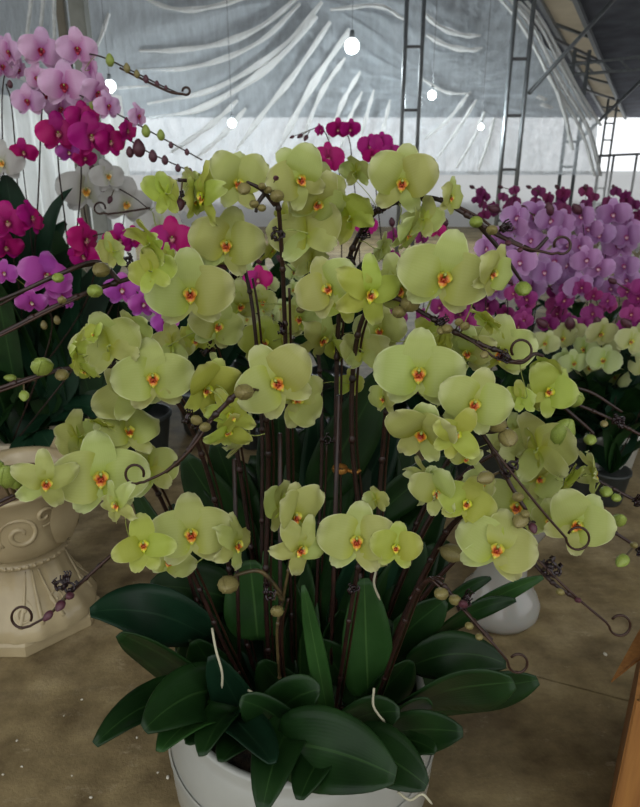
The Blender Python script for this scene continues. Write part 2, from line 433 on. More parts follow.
base = MB(); base.box((0, 0, -.12), (12, 9, .05))
struct(link('floor', base.me('floor', plain('joint_dirt', (50, 40, 28), .9), False)))

# ------------------------------------------------------------------ hall: roof, gutter strip, posts, sheet
U = Vector((math.sin(R(26)), math.cos(R(26)), 0)); W_ = Vector((U.y, -U.x, 0))
ROOFM = plain('dark_shade_roof', (96, 98, 108), .9, nscale=2, var=.2, bump=0)
STEEL = plain('grey_steel', (112, 116, 118), .5, .3, nscale=20, bump=0)
STEELD = plain('dark_steel', (84, 84, 86), .55, .3, nscale=20, bump=0)
PALE = plain('pale_gutter_plastic', (196, 186, 168), .4, nscale=6)
def zr(y): return 4.85 - .075 * y
def onroof(px, py):
    d = ray(px, py); return CAM + d * (3.65 / (d.z + .075 * d.y))
YF = 26
def ext(a, b, y): return a + (b - a) * ((y - a.y) / (b.y - a.y))
gl0, gl1, gr0, gr1 = onroof(528, -28), onroof(602, 106), onroof(568, -28), onroof(621, 103)
def plate(pts, m, parent, name, th=.08):
    mb = MB(); n = len(pts); mb.add(list(pts) + [x + Vector((0, 0, th)) for x in pts], [tuple(reversed(range(n))), tuple(range(n, 2 * n))] + [(i, (i + 1) % n, (i + 1) % n + n, i + n) for i in range(n)])
    return link(name, mb.me(name, m, False), parent)
roof = struct(plate([Vector((-22, -.6, zr(-.6))), ext(gl0, gl1, -.6), ext(gl0, gl1, YF), Vector((-22, YF, zr(YF)))], ROOFM, None, 'ceiling'))
struct(plate([ext(gr0, gr1, -.6), Vector((40, -.6, zr(-.6))), Vector((60, YF, zr(YF))), ext(gr0, gr1, YF)], ROOFM, None, 'ceiling'))
def under(p, o): return Vector((p.x, p.y, zr(p.y) - o))
for k in range(8):   # purlins across the roof, running out to the right
    a = Vector((4.2, 8.5, 0)) + U * (k * 2.2); mb = MB(); mb.bar(under(a, .08), under(a + W_ * 12, .08), .05, .08)
    link('purlin', mb.me('purlin', STEEL, False), roof)
for k in range(5):
    a = Vector((5.6, 8.2, 0)) + W_ * (k * 2.3); e_ = min(24, (YF - 1 - a.y) / U.y); mb = MB(); mb.bar(under(a, .16), under(a + U * e_, .16), .06, .09)
    link('rafter', mb.me('rafter', STEELD, False), roof)
gt = thing('roof_light', 'cream translucent strip of roofing running away to the right between dark roof areas', 'skylight', gl0)
STRIP = NT('cream_translucent_roofing'); v = STRIP.coord(); STRIP.set(Base_Color=STRIP.ramp(STRIP.noise(v, 1.2, 5), [(.3, lin((150, 138, 118))), (.7, lin((206, 196, 176)))]), Roughness=.6)
tr_ = STRIP.n('ShaderNodeBsdfTranslucent'); tr_.inputs[0].default_value = (.52, .48, .40, 1); mx_ = STRIP.n('ShaderNodeMixShader'); mx_.inputs[0].default_value = .55
STRIP.l(STRIP.b.outputs[0], mx_.inputs[1]); STRIP.l(tr_.outputs[0], mx_.inputs[2]); STRIP.l(mx_.outputs[0], STRIP.o.inputs[0]); STRIP = STRIP.m
O_ = gt.location
plate([ext(gl0, gl1, -.6) - O_, ext(gr0, gr1, -.6) - O_, ext(gr0, gr1, YF) - O_, ext(gl0, gl1, YF) - O_], STRIP, gt, 'sheet', .01)
for a_, b_ in ((gl0, gl1), (gr0, gr1)):
    mb = MB(); mb.bar(ext(a_, b_, 0) - O_ - Vector((0, 0, .1)), ext(a_, b_, YF - .5) - O_ - Vector((0, 0, .1)), .08); link('rail', mb.me('rail', STEEL, False), gt)
for k in range(8):
    y = 7 + 2.3 * k; mb = MB(); mb.bar(ext(gl0, gl1, y) - O_ - Vector((0, 0, .08)), ext(gr0, gr1, y + 1) - O_ - Vector((0, 0, .08)), .05); link('cross_bar', mb.me('cross_bar', STEEL, False), gt)
for k in range(3):
    y = 9 + 5 * k; mb = MB(); mb.bar(ext(gl0, gl1, y) - O_ - Vector((0, 0, .3)), ext(gr0, gr1, y + 3) - O_ - Vector((0, 0, .08)), .05); link('web_bar', mb.me('web_bar', STEELD, False), gt)
def truss_post(px, py, Y, wpx, label, braces=(), top=4.0):
    p = P(px, py, Y); s = wpx / F * depth(p); b = Vector((p.x, p.y, 0)); r = thing('truss_post', label, 'post', b)
    for k in (-.5, .5):
        mb = MB(); mb.tube([(k * s, 0, 0), (k * s, 0, top)], s * .13, 8); link('chord', mb.me('chord', STEEL), r)
    n = 5 if top > 3.5 else 7; h = top / n
    for k in range(n):
        mb = MB(); mb.bar((-s * .5, 0, h * (k + .55)), (s * .5, 0, h * (k + .55)), s * .16); link('rung', mb.me('rung', STEELD, False), r)
    for a, bb in braces:
        mb = MB(); mb.tube([P(*a) - b, P(*bb) - b], .032, 7); link('brace', mb.me('brace', STEEL), r)
    return r
truss_post(409, 150, 9.5, 16, 'nearest ladder-like grey steel post, right of the top magenta blooms', top=3.75)
truss_post(511, 150, 10.5, 17, 'second grey ladder-like steel post, with a long brace rising to the right', [((529, 93, 10.5), (628, -16, 11.5))], top=3.75)
truss_post(570, 150, 14, 14, 'third grey ladder-like steel post, with a short brace to its right', [((576, 143, 14), (646, 76, 14.5))], top=3.3)
truss_post(606, 150, 19, 9, 'farthest steel post at the end of the cream roof strip', [], top=2.9)
tr = thing('roof_truss', 'horizontal steel truss reaching right from the third post', 'roof truss', P(575, 62, 14))
for a, b in (((560, 66, 14), (680, 52, 14)), ((560, 76, 14), (680, 66, 14))):
    mb = MB(); mb.tube([P(*a) - tr.location, P(*b) - tr.location], .03, 7); link('chord', mb.me('chord', STEEL), tr)
for k in range(6):
    mb = MB(); mb.tube([P(566 + 18 * k, 65 - 2 * k, 14) - tr.location, P(575 + 18 * k, 74 - 1.5 * k, 14) - tr.location], .02, 6); link('web_bar', mb.me('web_bar', STEEL), tr)
# railing with hanging panel at right edge
rl = thing('steel_railing', 'thin dark steel railing with upright bars at the right edge', 'railing', Vector((P(622, 200, 15).x, 15, 0)))
mb = MB(); mb.bar(P(596, 156, 15) - rl.location, P(700, 151, 15) - rl.location, .05); link('top_rail', mb.me('top_rail', STEELD, False), rl)
for px in (600, 614, 637, 660):
    p = P(px, 155, 15); mb = MB(); mb.bar(Vector((p.x, p.y, 0)) - rl.location, p - rl.location, .04); link('bar', mb.me('bar', STEELD, False), rl)

def plastic(name, col, trans, gloss=.25, tl=.5, emitless=True, bumpdir=None, lacy=0):
    t = NT(name); v = t.coord('Object')
    t.set(Base_Color=col, Roughness=gloss); t.b.inputs['Specular IOR Level'].default_value = .8
    n1 = t.noise(v, 1.3, 5, .6); wv = t.noise(t.coord('Object', (5, 1, 1.2)), 2.2, 6, .7)
    bn = t.bump(t.math('ADD', n1, wv), .8, .25)
    tr = t.n('ShaderNodeBsdfTranslucent'); tr.inputs[0].default_value = col; mx = t.n('ShaderNodeMixShader'); mx.inputs[0].default_value = tl
    t.l(t.b.outputs[0], mx.inputs[1]); t.l(tr.outputs[0], mx.inputs[2])
    tp = t.n('ShaderNodeBsdfTransparent'); m2 = t.n('ShaderNodeMixShader')
    if lacy:
        f = t.ramp(wv, [(.35, (trans * 1.25,) * 3 + (1,)), (.7, (trans * .6,) * 3 + (1,))]); t.l(f, m2.inputs[0])
    else: m2.inputs[0].default_value = trans
    t.l(mx.outputs[0], m2.inputs[1]); t.l(tp.outputs[0], m2.inputs[2]); t.l(m2.outputs[0], t.o.inputs[0]); return t.m
SHEET = plastic('clear_grey_plastic', (.82, .88, .92, 1), .28, .2, .5, lacy=1)
FOLD = plastic('gathered_plastic', (.98, .97, .94, 1), .03, .2, .35)
YS = 12.0
def sheet_pt(px, py, dy=0): return P(px, py, YS + dy)
sh = thing('plastic_sheet', 'huge clear plastic sheet with radiating folds hung across the hall', 'plastic sheet', (0, YS, 0))
# main sheet: draped surface with gathered wrinkles converging on the hanging points
hang = [Vector(sheet_pt(312, -5)), Vector(sheet_pt(445, 90))]
rows = []
NX, NZ = 150, 60
for i in range(NZ + 1):
    row = []
    for j in range(NX + 1):
        u = j / NX; v_ = i / NZ
        py = -8 + 183 * v_; xr = 505 + (py + 30) * .64 if py < 120 else 601
        px = -420 + (xr + 420) * u
        p = sheet_pt(px, py); dy = 0
        for k, h in enumerate(hang):
            dx, dz = p.x - h.x, p.z - h.z; r = math.hypot(dx, dz) + .15; an = math.atan2(dz, dx)
            dy += .10 * math.sin(an * (26 if k == 0 else 34) + noise.noise(p * .7) * 3) * math.exp(-r * .35) * min(1, r)
        row.append(Vector((p.x, YS + dy + .25 * math.sin(p.x * .5), p.z)) - sh.location)
    rows.append(row)
mb = MB(); mb.grid(rows); link('sheet', mb.me('sheet', SHEET), sh)
folds = [([(245, -2), (207, 8), (174, 9), (140, -3)], 5), ([(300, -4), (262, 26), (222, 43), (180, 50), (140, 51)], 6), ([(300, 4), (262, 40), (220, 60), (180, 69), (140, 70)], 5),
 ([(322, 2), (290, 40), (250, 70), (205, 92), (148, 104)], 6), ([(316, 16), (282, 55), (242, 86), (196, 110), (150, 118)], 7), ([(330, 22), (296, 72), (262, 115), (236, 150)], 6),
 ([(350, 30), (318, 76), (292, 122), (276, 156)], 7), ([(345, 58), (322, 92), (302, 140)], 5), ([(360, 72), (342, 104), (325, 150)], 5), ([(238, 100), (212, 124), (172, 152)], 5),
 ([(246, 108), (224, 134), (196, 158)], 5), ([(362, 92), (350, 118), (340, 150)], 4), ([(374, 90), (366, 118), (358, 150)], 4), ([(390, 100), (384, 126), (376, 156)], 4),
 ([(424, 14), (440, 27), (462, 35), (480, 36)], 5), ([(426, 35), (448, 46), (470, 50), (482, 48)], 5), ([(470, 92), (448, 120), (424, 140)], 4), ([(476, 100), (460, 126), (436, 160)], 4),
 ([(484, 112), (474, 138), (456, 168)], 4), ([(420, 78), (445, 92), (470, 94)], 3), ([(494, 118), (488, 142), (478, 170)], 4), ([(110, 14), (95, 50), (60, 72)], 4), ([(-20, 60), (60, 90), (150, 86)], 4),
 ([(500, -10), (530, 24), (558, 78), (588, 130), (600, 176)], 4), ([(490, -10), (520, 24), (550, 78), (580, 130), (594, 176)], 2.5), ([(516, -10), (544, 26), (572, 80), (600, 126)], 3), ([(506, -10), (536, 22), (562, 70), (590, 120)], 2.5), ([(536, 96), (546, 100)], 4), ([(540, 104), (552, 108)], 4),
 ([(330, 10), (378, 6), (404, 20)], 4), ([(540, 60), (560, 100), (572, 150)], 4)]
for fp, wpx in folds:
    q = [P(a, b, YS - .22) for a, b in fp]
    q = smoothpath(q, 7) if len(q) > 2 else [q[0].lerp(q[1], i / 6) for i in range(7)]
    n = len(q); mb = MB(); rows = []; wd = wpx / F * depth(q[0]) * .5
    for i, p in enumerate(q):
        t = i / (n - 1); tg = (q[min(i + 1, n - 1)] - q[max(i - 1, 0)]).normalized(); side = tg.cross(Vector((0, 1, 0))).normalized()
        ww = wd * (.25 + .75 * math.sin(PI * min(1, .12 + .85 * t)) ** .7) * (1 + .25 * math.sin(t * 19 + wpx))
        p = p - sh.location
        rows.append([p - side * ww, p - side * ww * .5 + Vector((0, -.10, 0)), p + Vector((0, -.04, 0)), p + side * ww * .55 + Vector((0, -.09, 0)), p + side * ww])
    mb.grid(rows); link('fold', mb.me('fold', FOLD), sh)

# hall lamps glowing through the sheet
LM = NT('lamp_glass'); LM.b.inputs['Emission Color'].default_value = (.9, .97, 1, 1); LM.b.inputs['Emission Strength'].default_value = 12; LM = LM.m
for px, py, s, lab in ((352, 46, 1.0, 'brightest round hall lamp shining through the plastic sheet, near its folds'), (232, 123, .6, 'small round hall lamp low on the sheet above the main flowers'),
                  (110, 86, .8, 'round hall lamp shining just right of the pale pink blooms'), (432, 95, .6, 'round hall lamp just right of the nearest steel post'), (481, 127, .4, 'small faint hall lamp left of the second steel post')):
    p = P(px, py, YS - 1.5); L_ = thing('hall_lamp', lab, 'lamp', p)
    mb = MB(); mb.ball((0, 0, 0), (.105 * s, .105 * s, .105 * s), None, 14, 8); link('bulb', mb.me('bulb', LM), L_)
    mb = MB(); mb.lathe([(.03 * s, .07 * s), (.04 * s, .13 * s), (.03 * s, .2 * s), (.0, .2 * s)], 12); link('socket', mb.me('socket', STEEL), L_)
    mb = MB(); mb.tube([(0, 0, .2 * s), (0, 0, 4.05 - p.z)], .003, 5); link('cable', mb.me('cable', STEELD), L_)
    pl = bpy.data.lights.new('lamp_light', 'POINT'); pl.energy = 190 * s; pl.color = (.85, .95, 1); pl.shadow_soft_size = .1
    po = bpy.data.objects.new('lamp_light', pl); C.objects.link(po); po.location = p + Vector((0, -.05, -.12 * s)); 

WB = plastic('daylight_band_plastic', (.96, .96, .94, 1), .3, .5, .85)  # low translucent panel added to carry the white daylight band under the sheet
mb = MB(); mb.grid([[Vector((-16 + .25 * j, 14.3 + .05 * math.sin(j * 1.3) + .02 * math.sin(j * 3 + i), .0 + 1.12 * i / 4)) for j in range(160)] for i in range(5)])
wb = struct(link('wall_daylight_band', mb.me('wall_daylight_band', WB)))
# left timber/steel uprights, hanging cords, pale curtain behind the left plants
PW = plain('weathered_grey_post', (136, 138, 130), .7, nscale=8); PB = plain('brown_grey_post', (112, 106, 92), .7, nscale=8)
for px, wpx, m, lab in ((89, 15, PW, 'pale grey square upright behind the pink orchids'), (72, 8, PB, 'narrow brownish upright left of the pale grey one')):
    p = P(px, 100, 6); s = wpx / F * depth(p); mb = MB(); mb.box((0, 0, 1.98), (s / 2, s / 2, 1.98)); mb.box((0, 0, .01), (s * .8, s * .8, .01)); mb.box((s * .36, -s * .5, 1.9), (s * .07, s * .05, 1.9))
    o = link('upright_post', mb.me('upright_post', m, False)); o.location = (p.x, 6, 0); tag(o, lab, 'post')
CORD = plain('white_cord', (196, 200, 200), .6, bump=0)
for a, b, lab in (((32, -8), (24, 60), 'leftmost white cord hanging above the pale pink blooms'), ((44, -8), (38, 60), 'middle white cord hanging above the pale pink blooms'), ((54, -8), (55, 80), 'rightmost and straightest white cord above the pale pink blooms')):
    mb = MB(); A, B = P(*a, 5), P(*b, 5); top = A + (A - B) * 2
    mb.tube([B, A, top], [.012, .015, .015], 6); tag(link('hanging_cord', mb.me('hanging_cord', CORD)), lab, 'cord')
CURT = plastic('milky_plastic', (.93, .93, .9, 1), .12, .4, .75)
rows = []
for i in range(13):
    z = .02 + i * .165
    rows.append([Vector((x := P(-160 + 285 * j / 60, 150, 8.5).x, 8.5 + .1 * math.sin(j * 1.9) + .03 * math.sin(j * 5 + i * .4), z)) for j in range(61)])
mb = MB(); mb.grid(rows); cu = link('plastic_curtain', mb.me('plastic_curtain', CURT)); tag(cu, 'milky plastic curtain hanging low behind the left-hand orchids', 'curtain')

# ------------------------------------------------------------------ main white pot
POTC = Vector((P(303, 745, .88).x, .88, 0))
t = NT('white_glaze'); v = t.coord(); t.set(Base_Color=t.ramp(t.noise(v, 5, 4), [(.3, lin((144, 144, 136))), (.7, lin((164, 164, 156)))]), Roughness=.22); t.bump(t.noise(v, 40, 2), .06, .002); GLAZE = t.m
pot = thing('round_pot', 'large round white glazed pot holding the pale green orchids', 'pot', POTC)
mb = MB(); mb.lathe([(0, .0), (.12, 0), (.14, .006), (.17, .035), (.192, .08), (.212, .15), (.225, .22), (.228, .28), (.222, .33), (.210, .36), (.206, .366), (.207, .376), (.203, .382), (.196, .381), (.193, .374), (.2, .35), (.21, .3)], 56)
link('bowl', mb.me('bowl', GLAZE), pot)
mb = MB(); mb.lathe([(.2275, .29), (.2305, .295), (.2275, .30)], 56); link('ridge', mb.me('ridge', GLAZE), pot)
t = NT('dark_bark'); v = t.coord(); t.set(Base_Color=t.ramp(t.noise(v, 60, 4), [(.35, lin((22, 16, 10))), (.7, lin((66, 50, 32)))]), Roughness=.9); t.bump(t.noise(v, 40), 1, .02); BARK = t.m
mb = MB()
rows = [[Vector((r * .203 * math.cos(a), r * .203 * math.sin(a), .335 + .03 * (1 - r) + .006 * random.random())) for a in [2 * PI * k / 32 for k in range(32)]] for r in (1, .8, .6, .4, .2, .02)]
mb.grid(rows, True); o = link('bark', mb.me('bark', BARK), pot)

# ------------------------------------------------------------------ main orchid plants
GRP = 'pale green orchids in the white pot'
def nearest(path, pp, px, py):
    best = min(range(len(path)), key=lambda i: (pp[i][0] - px) ** 2 + (pp[i][1] - py) ** 2); return path[best]
PL = []
def plant(label, stem, flowers, buds=(), wires=(), clips=(), r0=.0042, r1=.0028, mat=STEM, extra=()):
    base = P(*stem[0]); base.z = .34
    bz = Vector((POTC.x + (base.x - POTC.x) * .8, POTC.y + (base.y - POTC.y) * .6, .345))
    dx = bz - POTC; dx.z = 0
    if dx.length > .16: bz = POTC + dx * (.16 / dx.length); bz.z = .345
    root = thing('orchid_plant', label, 'orchid', bz, GRP)
    pts = [bz] + [P(*s) for s in stem[1:]]
    path = smoothpath(pts, 7); pp = [proj(p) for p in path]
    stem_part(root, path, r0, r1, mat)
    # thin green stake beside the lower stem
    k = max(4, int(len(path) * .55)); off = Vector((.007, .004, 0))
    add_tube('stake', root, [p + off for p in path[:k]], .0018, WIRE)
    for ex in extra:
        q = smoothpath([P(*e) for e in ex], 6); add_tube('side_stem', root, q, [.0032 + (.002 - .0032) * i / (len(q) - 1) for i in range(len(q))], mat); path = path + q; pp = pp + [proj(p) for p in q]
    for fi, f in enumerate(flowers):
        px, py, s, yaw, pitch, roll, key, vi = f[:8]
        if vi == 2 and fi % 2: vi = 5
        s *= .9; dY = f[8] if len(f) > 8 else 0
        n = nearest(path, pp, px, py); p = P(px, py, n.y - .045 + dY)
        sz = s / F * depth(p); add_flower(root, p, sz, yaw, pitch, roll, {'g': 'green', 'l': 'lime'}[key], vi, n)
    for bx, by, s, kind in buds:
        n = nearest(path, pp, bx, by); p = P(bx, by, n.y - .02); add_bud(root, p, s / F * depth(p), kind, n)
    for wv in wires: curl_wire(root, *wv)
    for cx_, cy_ in clips:
        n = nearest(path, pp, cx_, cy_); add_clip(root, P(cx_, cy_, n.y - .008))
    PL.append(root); return root

S1 = plant('topmost left pale green orchid spike with two upright petals against the sheet',
  [(258, 700, .86), (262, 560, .88), (262, 430, .9), (254, 320, .9), (244, 265, .9), (232, 212, .88), (208, 184, .86), (178, 180, .84)],
  [(238, 184, 72, 10, -25, 6, 'g', 3), (227, 244, 84, -8, 0, 10, 'g', 1, -.02), (218, 182, 50, 150, 0, 10, 'l', 0, .02), (190, 187, 44, 120, 0, 0, 'g', 4, .03), (204, 196, 76, -66, 0, 10, 'l', 7, -.01), (166, 194, 52, -150, 10, 0, 'l', 3), (217, 268, 50, 60, 20, 0, 'g', 2, .03), (193, 200, 50, 65, 0, -10, 'l', 1, .02)],
  [(180, 205, 10, 'd'), (222, 268, 9, 'd')], [], [(183, 200), (236, 275)])
S2 = plant('upright centre orchid spike with a cluster of brown buds at its tip',
  [(290, 700, .86), (290, 550, .88), (287, 400, .86), (284, 300, .83), (281, 240, .8), (278, 205, .78), (272, 186, .77)],
  [(299, 179, 76, 20, 0, -38, 'g', 4, .05), (307, 234, 84, 170, 10, 15, 'g', 5, .06), (272, 248, 46, 75, 30, 0, 'l', 0, .1), (322, 190, 60, 150, 10, 0, 'g', 0, .12), (287, 222, 46, -60, 10, 0, 'l', 1, .1)],
  [(244, 189, 14, 'b'), (277, 196, 15, 'b'), (262, 208, 9, 'b'), (268, 190, 9, 'b'), (254, 204, 10, 'b'), (276, 178, 6, 'd'), (262, 186, 8, 'b')], [], [(276, 236), (283, 330)], .0046, .003,
  extra=[[(275, 205, .78), (262, 190, .77), (247, 182, .765)], [(266, 192, .775), (258, 203, .77), (256, 212, .765)]])
S3 = plant('orchid spike arching to the upper right over a wide front-facing bloom',
  [(330, 700, .86), (335, 560, .88), (336, 440, .9), (338, 330, .9), (346, 275, .88), (354, 245, .87), (372, 216, .85), (398, 202, .83), (432, 198, .8), (462, 212, .78), (492, 232, .76), (522, 246, .75)],
  [(402, 182, 82, 5, 5, 5, 'g', 4), (318, 202, 74, 15, 30, 20, 'g', 0, -.01), (350, 217, 66, 165, -20, 30, 'l', 5, .0), (408, 232, 62, 70, 25, 10, 'g', 0), (424, 220, 54, 150, 20, 0, 'g', 2, .02), (450, 197, 46, 60, 0, 10, 'g', 1), (356, 172, 42, 150, -30, 0, 'g', 0, .04), (380, 250, 44, 110, 20, 0, 'g', 1, .04)],
  [(476, 222, 14, 'g'), (492, 230, 12, 'b'), (387, 199, 8, 'd'), (387, 205, 10, 'b'), (508, 243, 7, 'd'), (520, 250, 6, 'd'), (523, 289, 17, 'g')],
  [([(440, 198, .795), (480, 218, .77), (512, 243, .75), (552, 254, .742)], (562, 245), 9, -1)], [(368, 212), (352, 262), (362, 236), (504, 228), (384, 208)], .0052, .003,
  extra=[[(523, 247, .75), (535, 250, .748), (548, 237, .746)], [(470, 215, .775), (500, 250, .78), (522, 282, .79)]])
S4 = plant('orchid spike arching right past the very large bloom below the top row',
  [(352, 700, .84), (360, 560, .86), (352, 440, .86), (354, 360, .85), (366, 312, .82), (392, 298, .79), (425, 314, .77), (455, 332, .75), (485, 346, .74), (503, 352, .735)],
  [(444, 276, 104, 8, 5, 12, 'g', 0, .01), (400, 288, 80, -25, 20, -20, 'g', 2, .045), (492, 272, 66, 55, 10, 15, 'g', 1, .02), (370, 293, 88, 25, 5, 8, 'l', 7, -.02), (328, 288, 76, -20, -5, -30, 'g', 1, .0), (500, 352, 84, 10, 15, 0, 'g', 2, .08), (487, 322, 46, 120, -50, 10, 'l', 0, .03), (468, 352, 60, -20, 20, 0, 'g', 2, .06), (522, 398, 44, -140, 20, 0, 'l', 1, .1), (362, 352, 62, -150, 10, 0, 'g', 2, .05), (437, 345, 50, 120, 10, 0, 'l', 1, .05)],
  [(410, 304, 20, 'b'), (399, 312, 15, 'b'), (447, 329, 12, 'b'), (465, 326, 10, 'b'), (459, 322, 9, 'b'), (484, 355, 9, 'b'), (441, 331, 9, 'b')],
  [([(430, 316, .765), (470, 340, .74), (496, 358, .73), (513, 362, .73)], (521, 350), 11, -1)], [(506, 358), (440, 322)], .0054, .003,
  extra=[[(508, 361, .73), (522, 362, .735), (534, 354, .74), (543, 356, .745)], [(404, 300, .785), (400, 308, .78), (398, 312, .78)]])
S5 = plant('orchid spike at right of centre with two big overlapping blooms, ending in a hooked wire',
  [(365, 700, .82), (374, 560, .84), (382, 460, .84), (390, 400, .8), (418, 392, .76), (446, 404, .73), (474, 424, .71), (494, 452, .7), (510, 484, .69), (526, 510, .68)],
  [(419, 372, 100, 0, 2, 0, 'g', 0), (474, 403, 84, 14, 5, 10, 'g', 1, .0), (422, 432, 88, -12, 35, 12, 'g', 3, -.02), (456, 433, 66, 25, 10, 30, 'l', 6, -.02), (384, 398, 46, -50, 10, 0, 'g', 1, .04), (450, 372, 62, 140, 0, 0, 'g', 2, .05), (492, 412, 40, 60, 0, 0, 'l', 0, .05), (466, 458, 40, 20, 40, 0, 'g', 2, .03)],
  [(497, 424, 20, 'b'), (508, 438, 20, 'b'), (485, 478, 16, 'b'), (518, 497, 12, 'b'), (525, 514, 10, 'b'), (533, 528, 9, 'd'), (520, 521, 16, 'b')],
  [([(478, 428, .7), (508, 468, .68), (540, 508, .67), (566, 538, .665)], (578, 538), 12, -1)], [(509, 472), (513, 466), (521, 528)], .0052, .003,
  extra=[[(478, 430, .71), (490, 432, .7), (500, 430, .695), (508, 428, .69)]])
S6 = plant('orchid spike reaching far right with blooms turned away at the right edge',
  [(372, 700, .88), (400, 580, .9), (440, 500, .9), (480, 462, .88), (520, 448, .86), (560, 462, .83), (600, 482, .8), (650, 508, .77)],
  [(538, 450, 92, 155, -20, 15, 'g', 0, .02), (512, 440, 62, 140, 10, 0, 'g', 2, .05), (518, 505, 88, -15, 20, 10, 'g', 2, .03), (565, 482, 52, 95, 15, 20, 'l', 3, .0), (592, 474, 60, 110, -20, 35, 'g', 7, .01), (577, 524, 80, 15, 5, 25, 'g', 4, -.02), (550, 520, 50, -30, 30, 0, 'g', 2, .03), (540, 478, 60, 30, 10, 40, 'g', 1, .05)],
  [(563, 432, 26, 'g'), (606, 492, 13, 'g'), (616, 498, 10, 'g')], [], [(637, 502)], .0044, .0028)
S6b = plant('rightmost high branch with a small lime bloom, crossing the background leaves',
  [(368, 700, .92), (400, 560, .94), (460, 440, .94), (520, 398, .9), (560, 400, .88), (600, 414, .86), (650, 440, .84)],
  [(549, 391, 66, 25, -5, 30, 'l', 4), (546, 370, 40, 150, -30, 10, 'l', 0, .02), (530, 400, 36, -50, 20, 0, 'l', 2, .01)],
  [(573, 398, 22, 'g'), (590, 440, 13, 'g'), (604, 424, 8, 'b')], [], [(616, 421), (621, 424), (536, 388)], .004, .0026,
  extra=[[(560, 385, .88), (590, 392, .87), (622, 412, .86)], [(548, 394, .88), (590, 430, .86), (590, 434, .86)]])
S7 = plant('lower right spike with a pale bloom before the white vase and a looped wire',
  [(380, 700, .8), (402, 620, .8), (430, 560, .78), (452, 524, .75), (478, 510, .72), (500, 530, .7), (525, 554, .68), (552, 582, .66), (575, 598, .65)],
  [(467, 503, 66, 8, 2, 18, 'l', 0), (438, 492, 62, -25, 12, -15, 'g', 3, .0), (425, 482, 64, 120, -20, 0, 'g', 7, .02), (497, 548, 92, 8, 0, 10, 'g', 2, .0), (480, 484, 54, 50, -10, 0, 'g', 0, .04)],
  [(453, 553, 21, 'b'), (517, 548, 15, 'g'), (506, 520, 18, 'b'), (560, 592, 9, 'b'), (578, 600, 7, 'd')],
  [([(500, 520, .69), (540, 562, .66), (575, 596, .64), (606, 622, .632)], (620, 625), 11, -1)], [(551, 565), (556, 571), (547, 572)], .0048, .0028)
S6c = plant('lowest far right orchid branch with green buds hanging over bare floor',
  [(378, 700, .86), (420, 600, .86), (480, 540, .84), (545, 520, .82), (590, 520, .8), (620, 536, .78), (655, 560, .77)], [],
  [(619, 520, 15, 'g'), (622, 561, 13, 'g'), (634, 545, 8, 'b')], [], [(640, 552)], .004, .0026)
S8 = plant('low bare spike end with papery bracts and a looped wire above the big right leaves',
  [(388, 700, .76), (398, 640, .72), (418, 590, .68), (436, 580, .66), (456, 600, .64), (476, 624, .62), (492, 640, .61)], [],
  [(441, 594, 15, 'b'), (455, 600, 13, 'b'), (469, 626, 9, 'b'), (479, 637, 8, 'b'), (463, 604, 10, 'd')],
  [([(430, 578, .66), (460, 606, .63), (490, 640, .6), (507, 660, .595)], (518, 663), 10, -1)], [(466, 598), (462, 606)], .0042, .0028)
S9 = plant('front centre orchid spike with a large bloom and a small red-lipped one side by side',
  [(342, 700, .76), (346, 640, .74), (354, 590, .72), (360, 560, .71), (372, 540, .71)],
  [(357, 540, 88, -3, 2, 0, 'g', 1), (396, 547, 58, 2, 5, 0, 'l', 1, -.015), (376, 500, 34, 150, -20, 0, 'g', 0, .04), (385, 552, 50, 40, 30, 60, 'g', 2, .03)],
  [], [], [(352, 590)], .0044, .003)
S10 = plant('front orchid spike left of centre with star-like blooms seen from the side',
  [(277, 700, .76), (277, 640, .74), (283, 600, .73), (290, 560, .72), (292, 530, .72)],
  [(294, 516, 78, 45, 5, -12, 'g', 3), (301, 548, 78, 30, 20, 25, 'g', 7, -.02), (282, 508, 64, -130, -10, 0, 'g', 4, .02)],
  [(228, 585, 22, 'b'), (277, 611, 14, 'b')], [], [(266, 590), (270, 596)], .003, .0024, STEMB,
  extra=[[(283, 596, .73), (262, 572, .72), (240, 574, .715), (230, 580, .712)], [(282, 600, .728), (276, 592, .72), (274, 600, .715)]])
S11 = plant('front left orchid spike with a round red-centred bloom, its branch ending over the urn',
  [(246, 700, .8), (222, 640, .78), (200, 590, .76), (182, 556, .74), (160, 536, .72), (130, 540, .7), (106, 560, .68), (86, 578, .67), (68, 592, .66)],
  [(191, 533, 92, 0, 3, 0, 'g', 0), (236, 544, 72, 55, 5, 5, 'g', 7, -.01), (143, 544, 70, 5, 0, 0, 'l', 6, -.02), (117, 504, 60, -50, 5, -15, 'g', 7, .0), (170, 560, 60, -10, 30, 30, 'g', 2, .04)],
  [(60, 606, 10, 'd'), (48, 616, 9, 'd'), (70, 596, 9, 'd')],
  [([(140, 528, .7), (104, 562, .675), (72, 592, .66), (50, 614, .65), (30, 626, .648)], (22, 617), 11, 1)], [(66, 580), (60, 586), (70, 588)], .0044, .0026)
S12 = plant('lower left orchid spike stretching to the left edge above the cream urn',
  [(240, 700, .84), (205, 620, .84), (184, 560, .83), (166, 510, .82), (146, 478, .79), (110, 466, .76), (60, 478, .73), (20, 492, .71), (-15, 510, .7)],
  [(101, 476, 104, -2, 3, 5, 'g', 2), (128, 432, 74, 20, -30, 0, 'g', 1, .04), (150, 470, 72, 150, 0, 10, 'g', 0, .03), (46, 482, 76, 5, 15, 10, 'g', 7, -.01), (78, 438, 66, -140, 10, 0, 'g', 2, .05), (102, 425, 40, 110, -60, 0, 'l', 0, .03), (88, 470, 40, 70, 20, 0, 'g', 1, .04)],
  [(8, 476, 24, 'g'), (-4, 466, 16, 'g'), (16, 484, 12, 'g')], [([(60, 478, .725), (20, 496, .705), (-20, 516, .7)], (-26, 520), 8, 1)], [], .0048, .003)
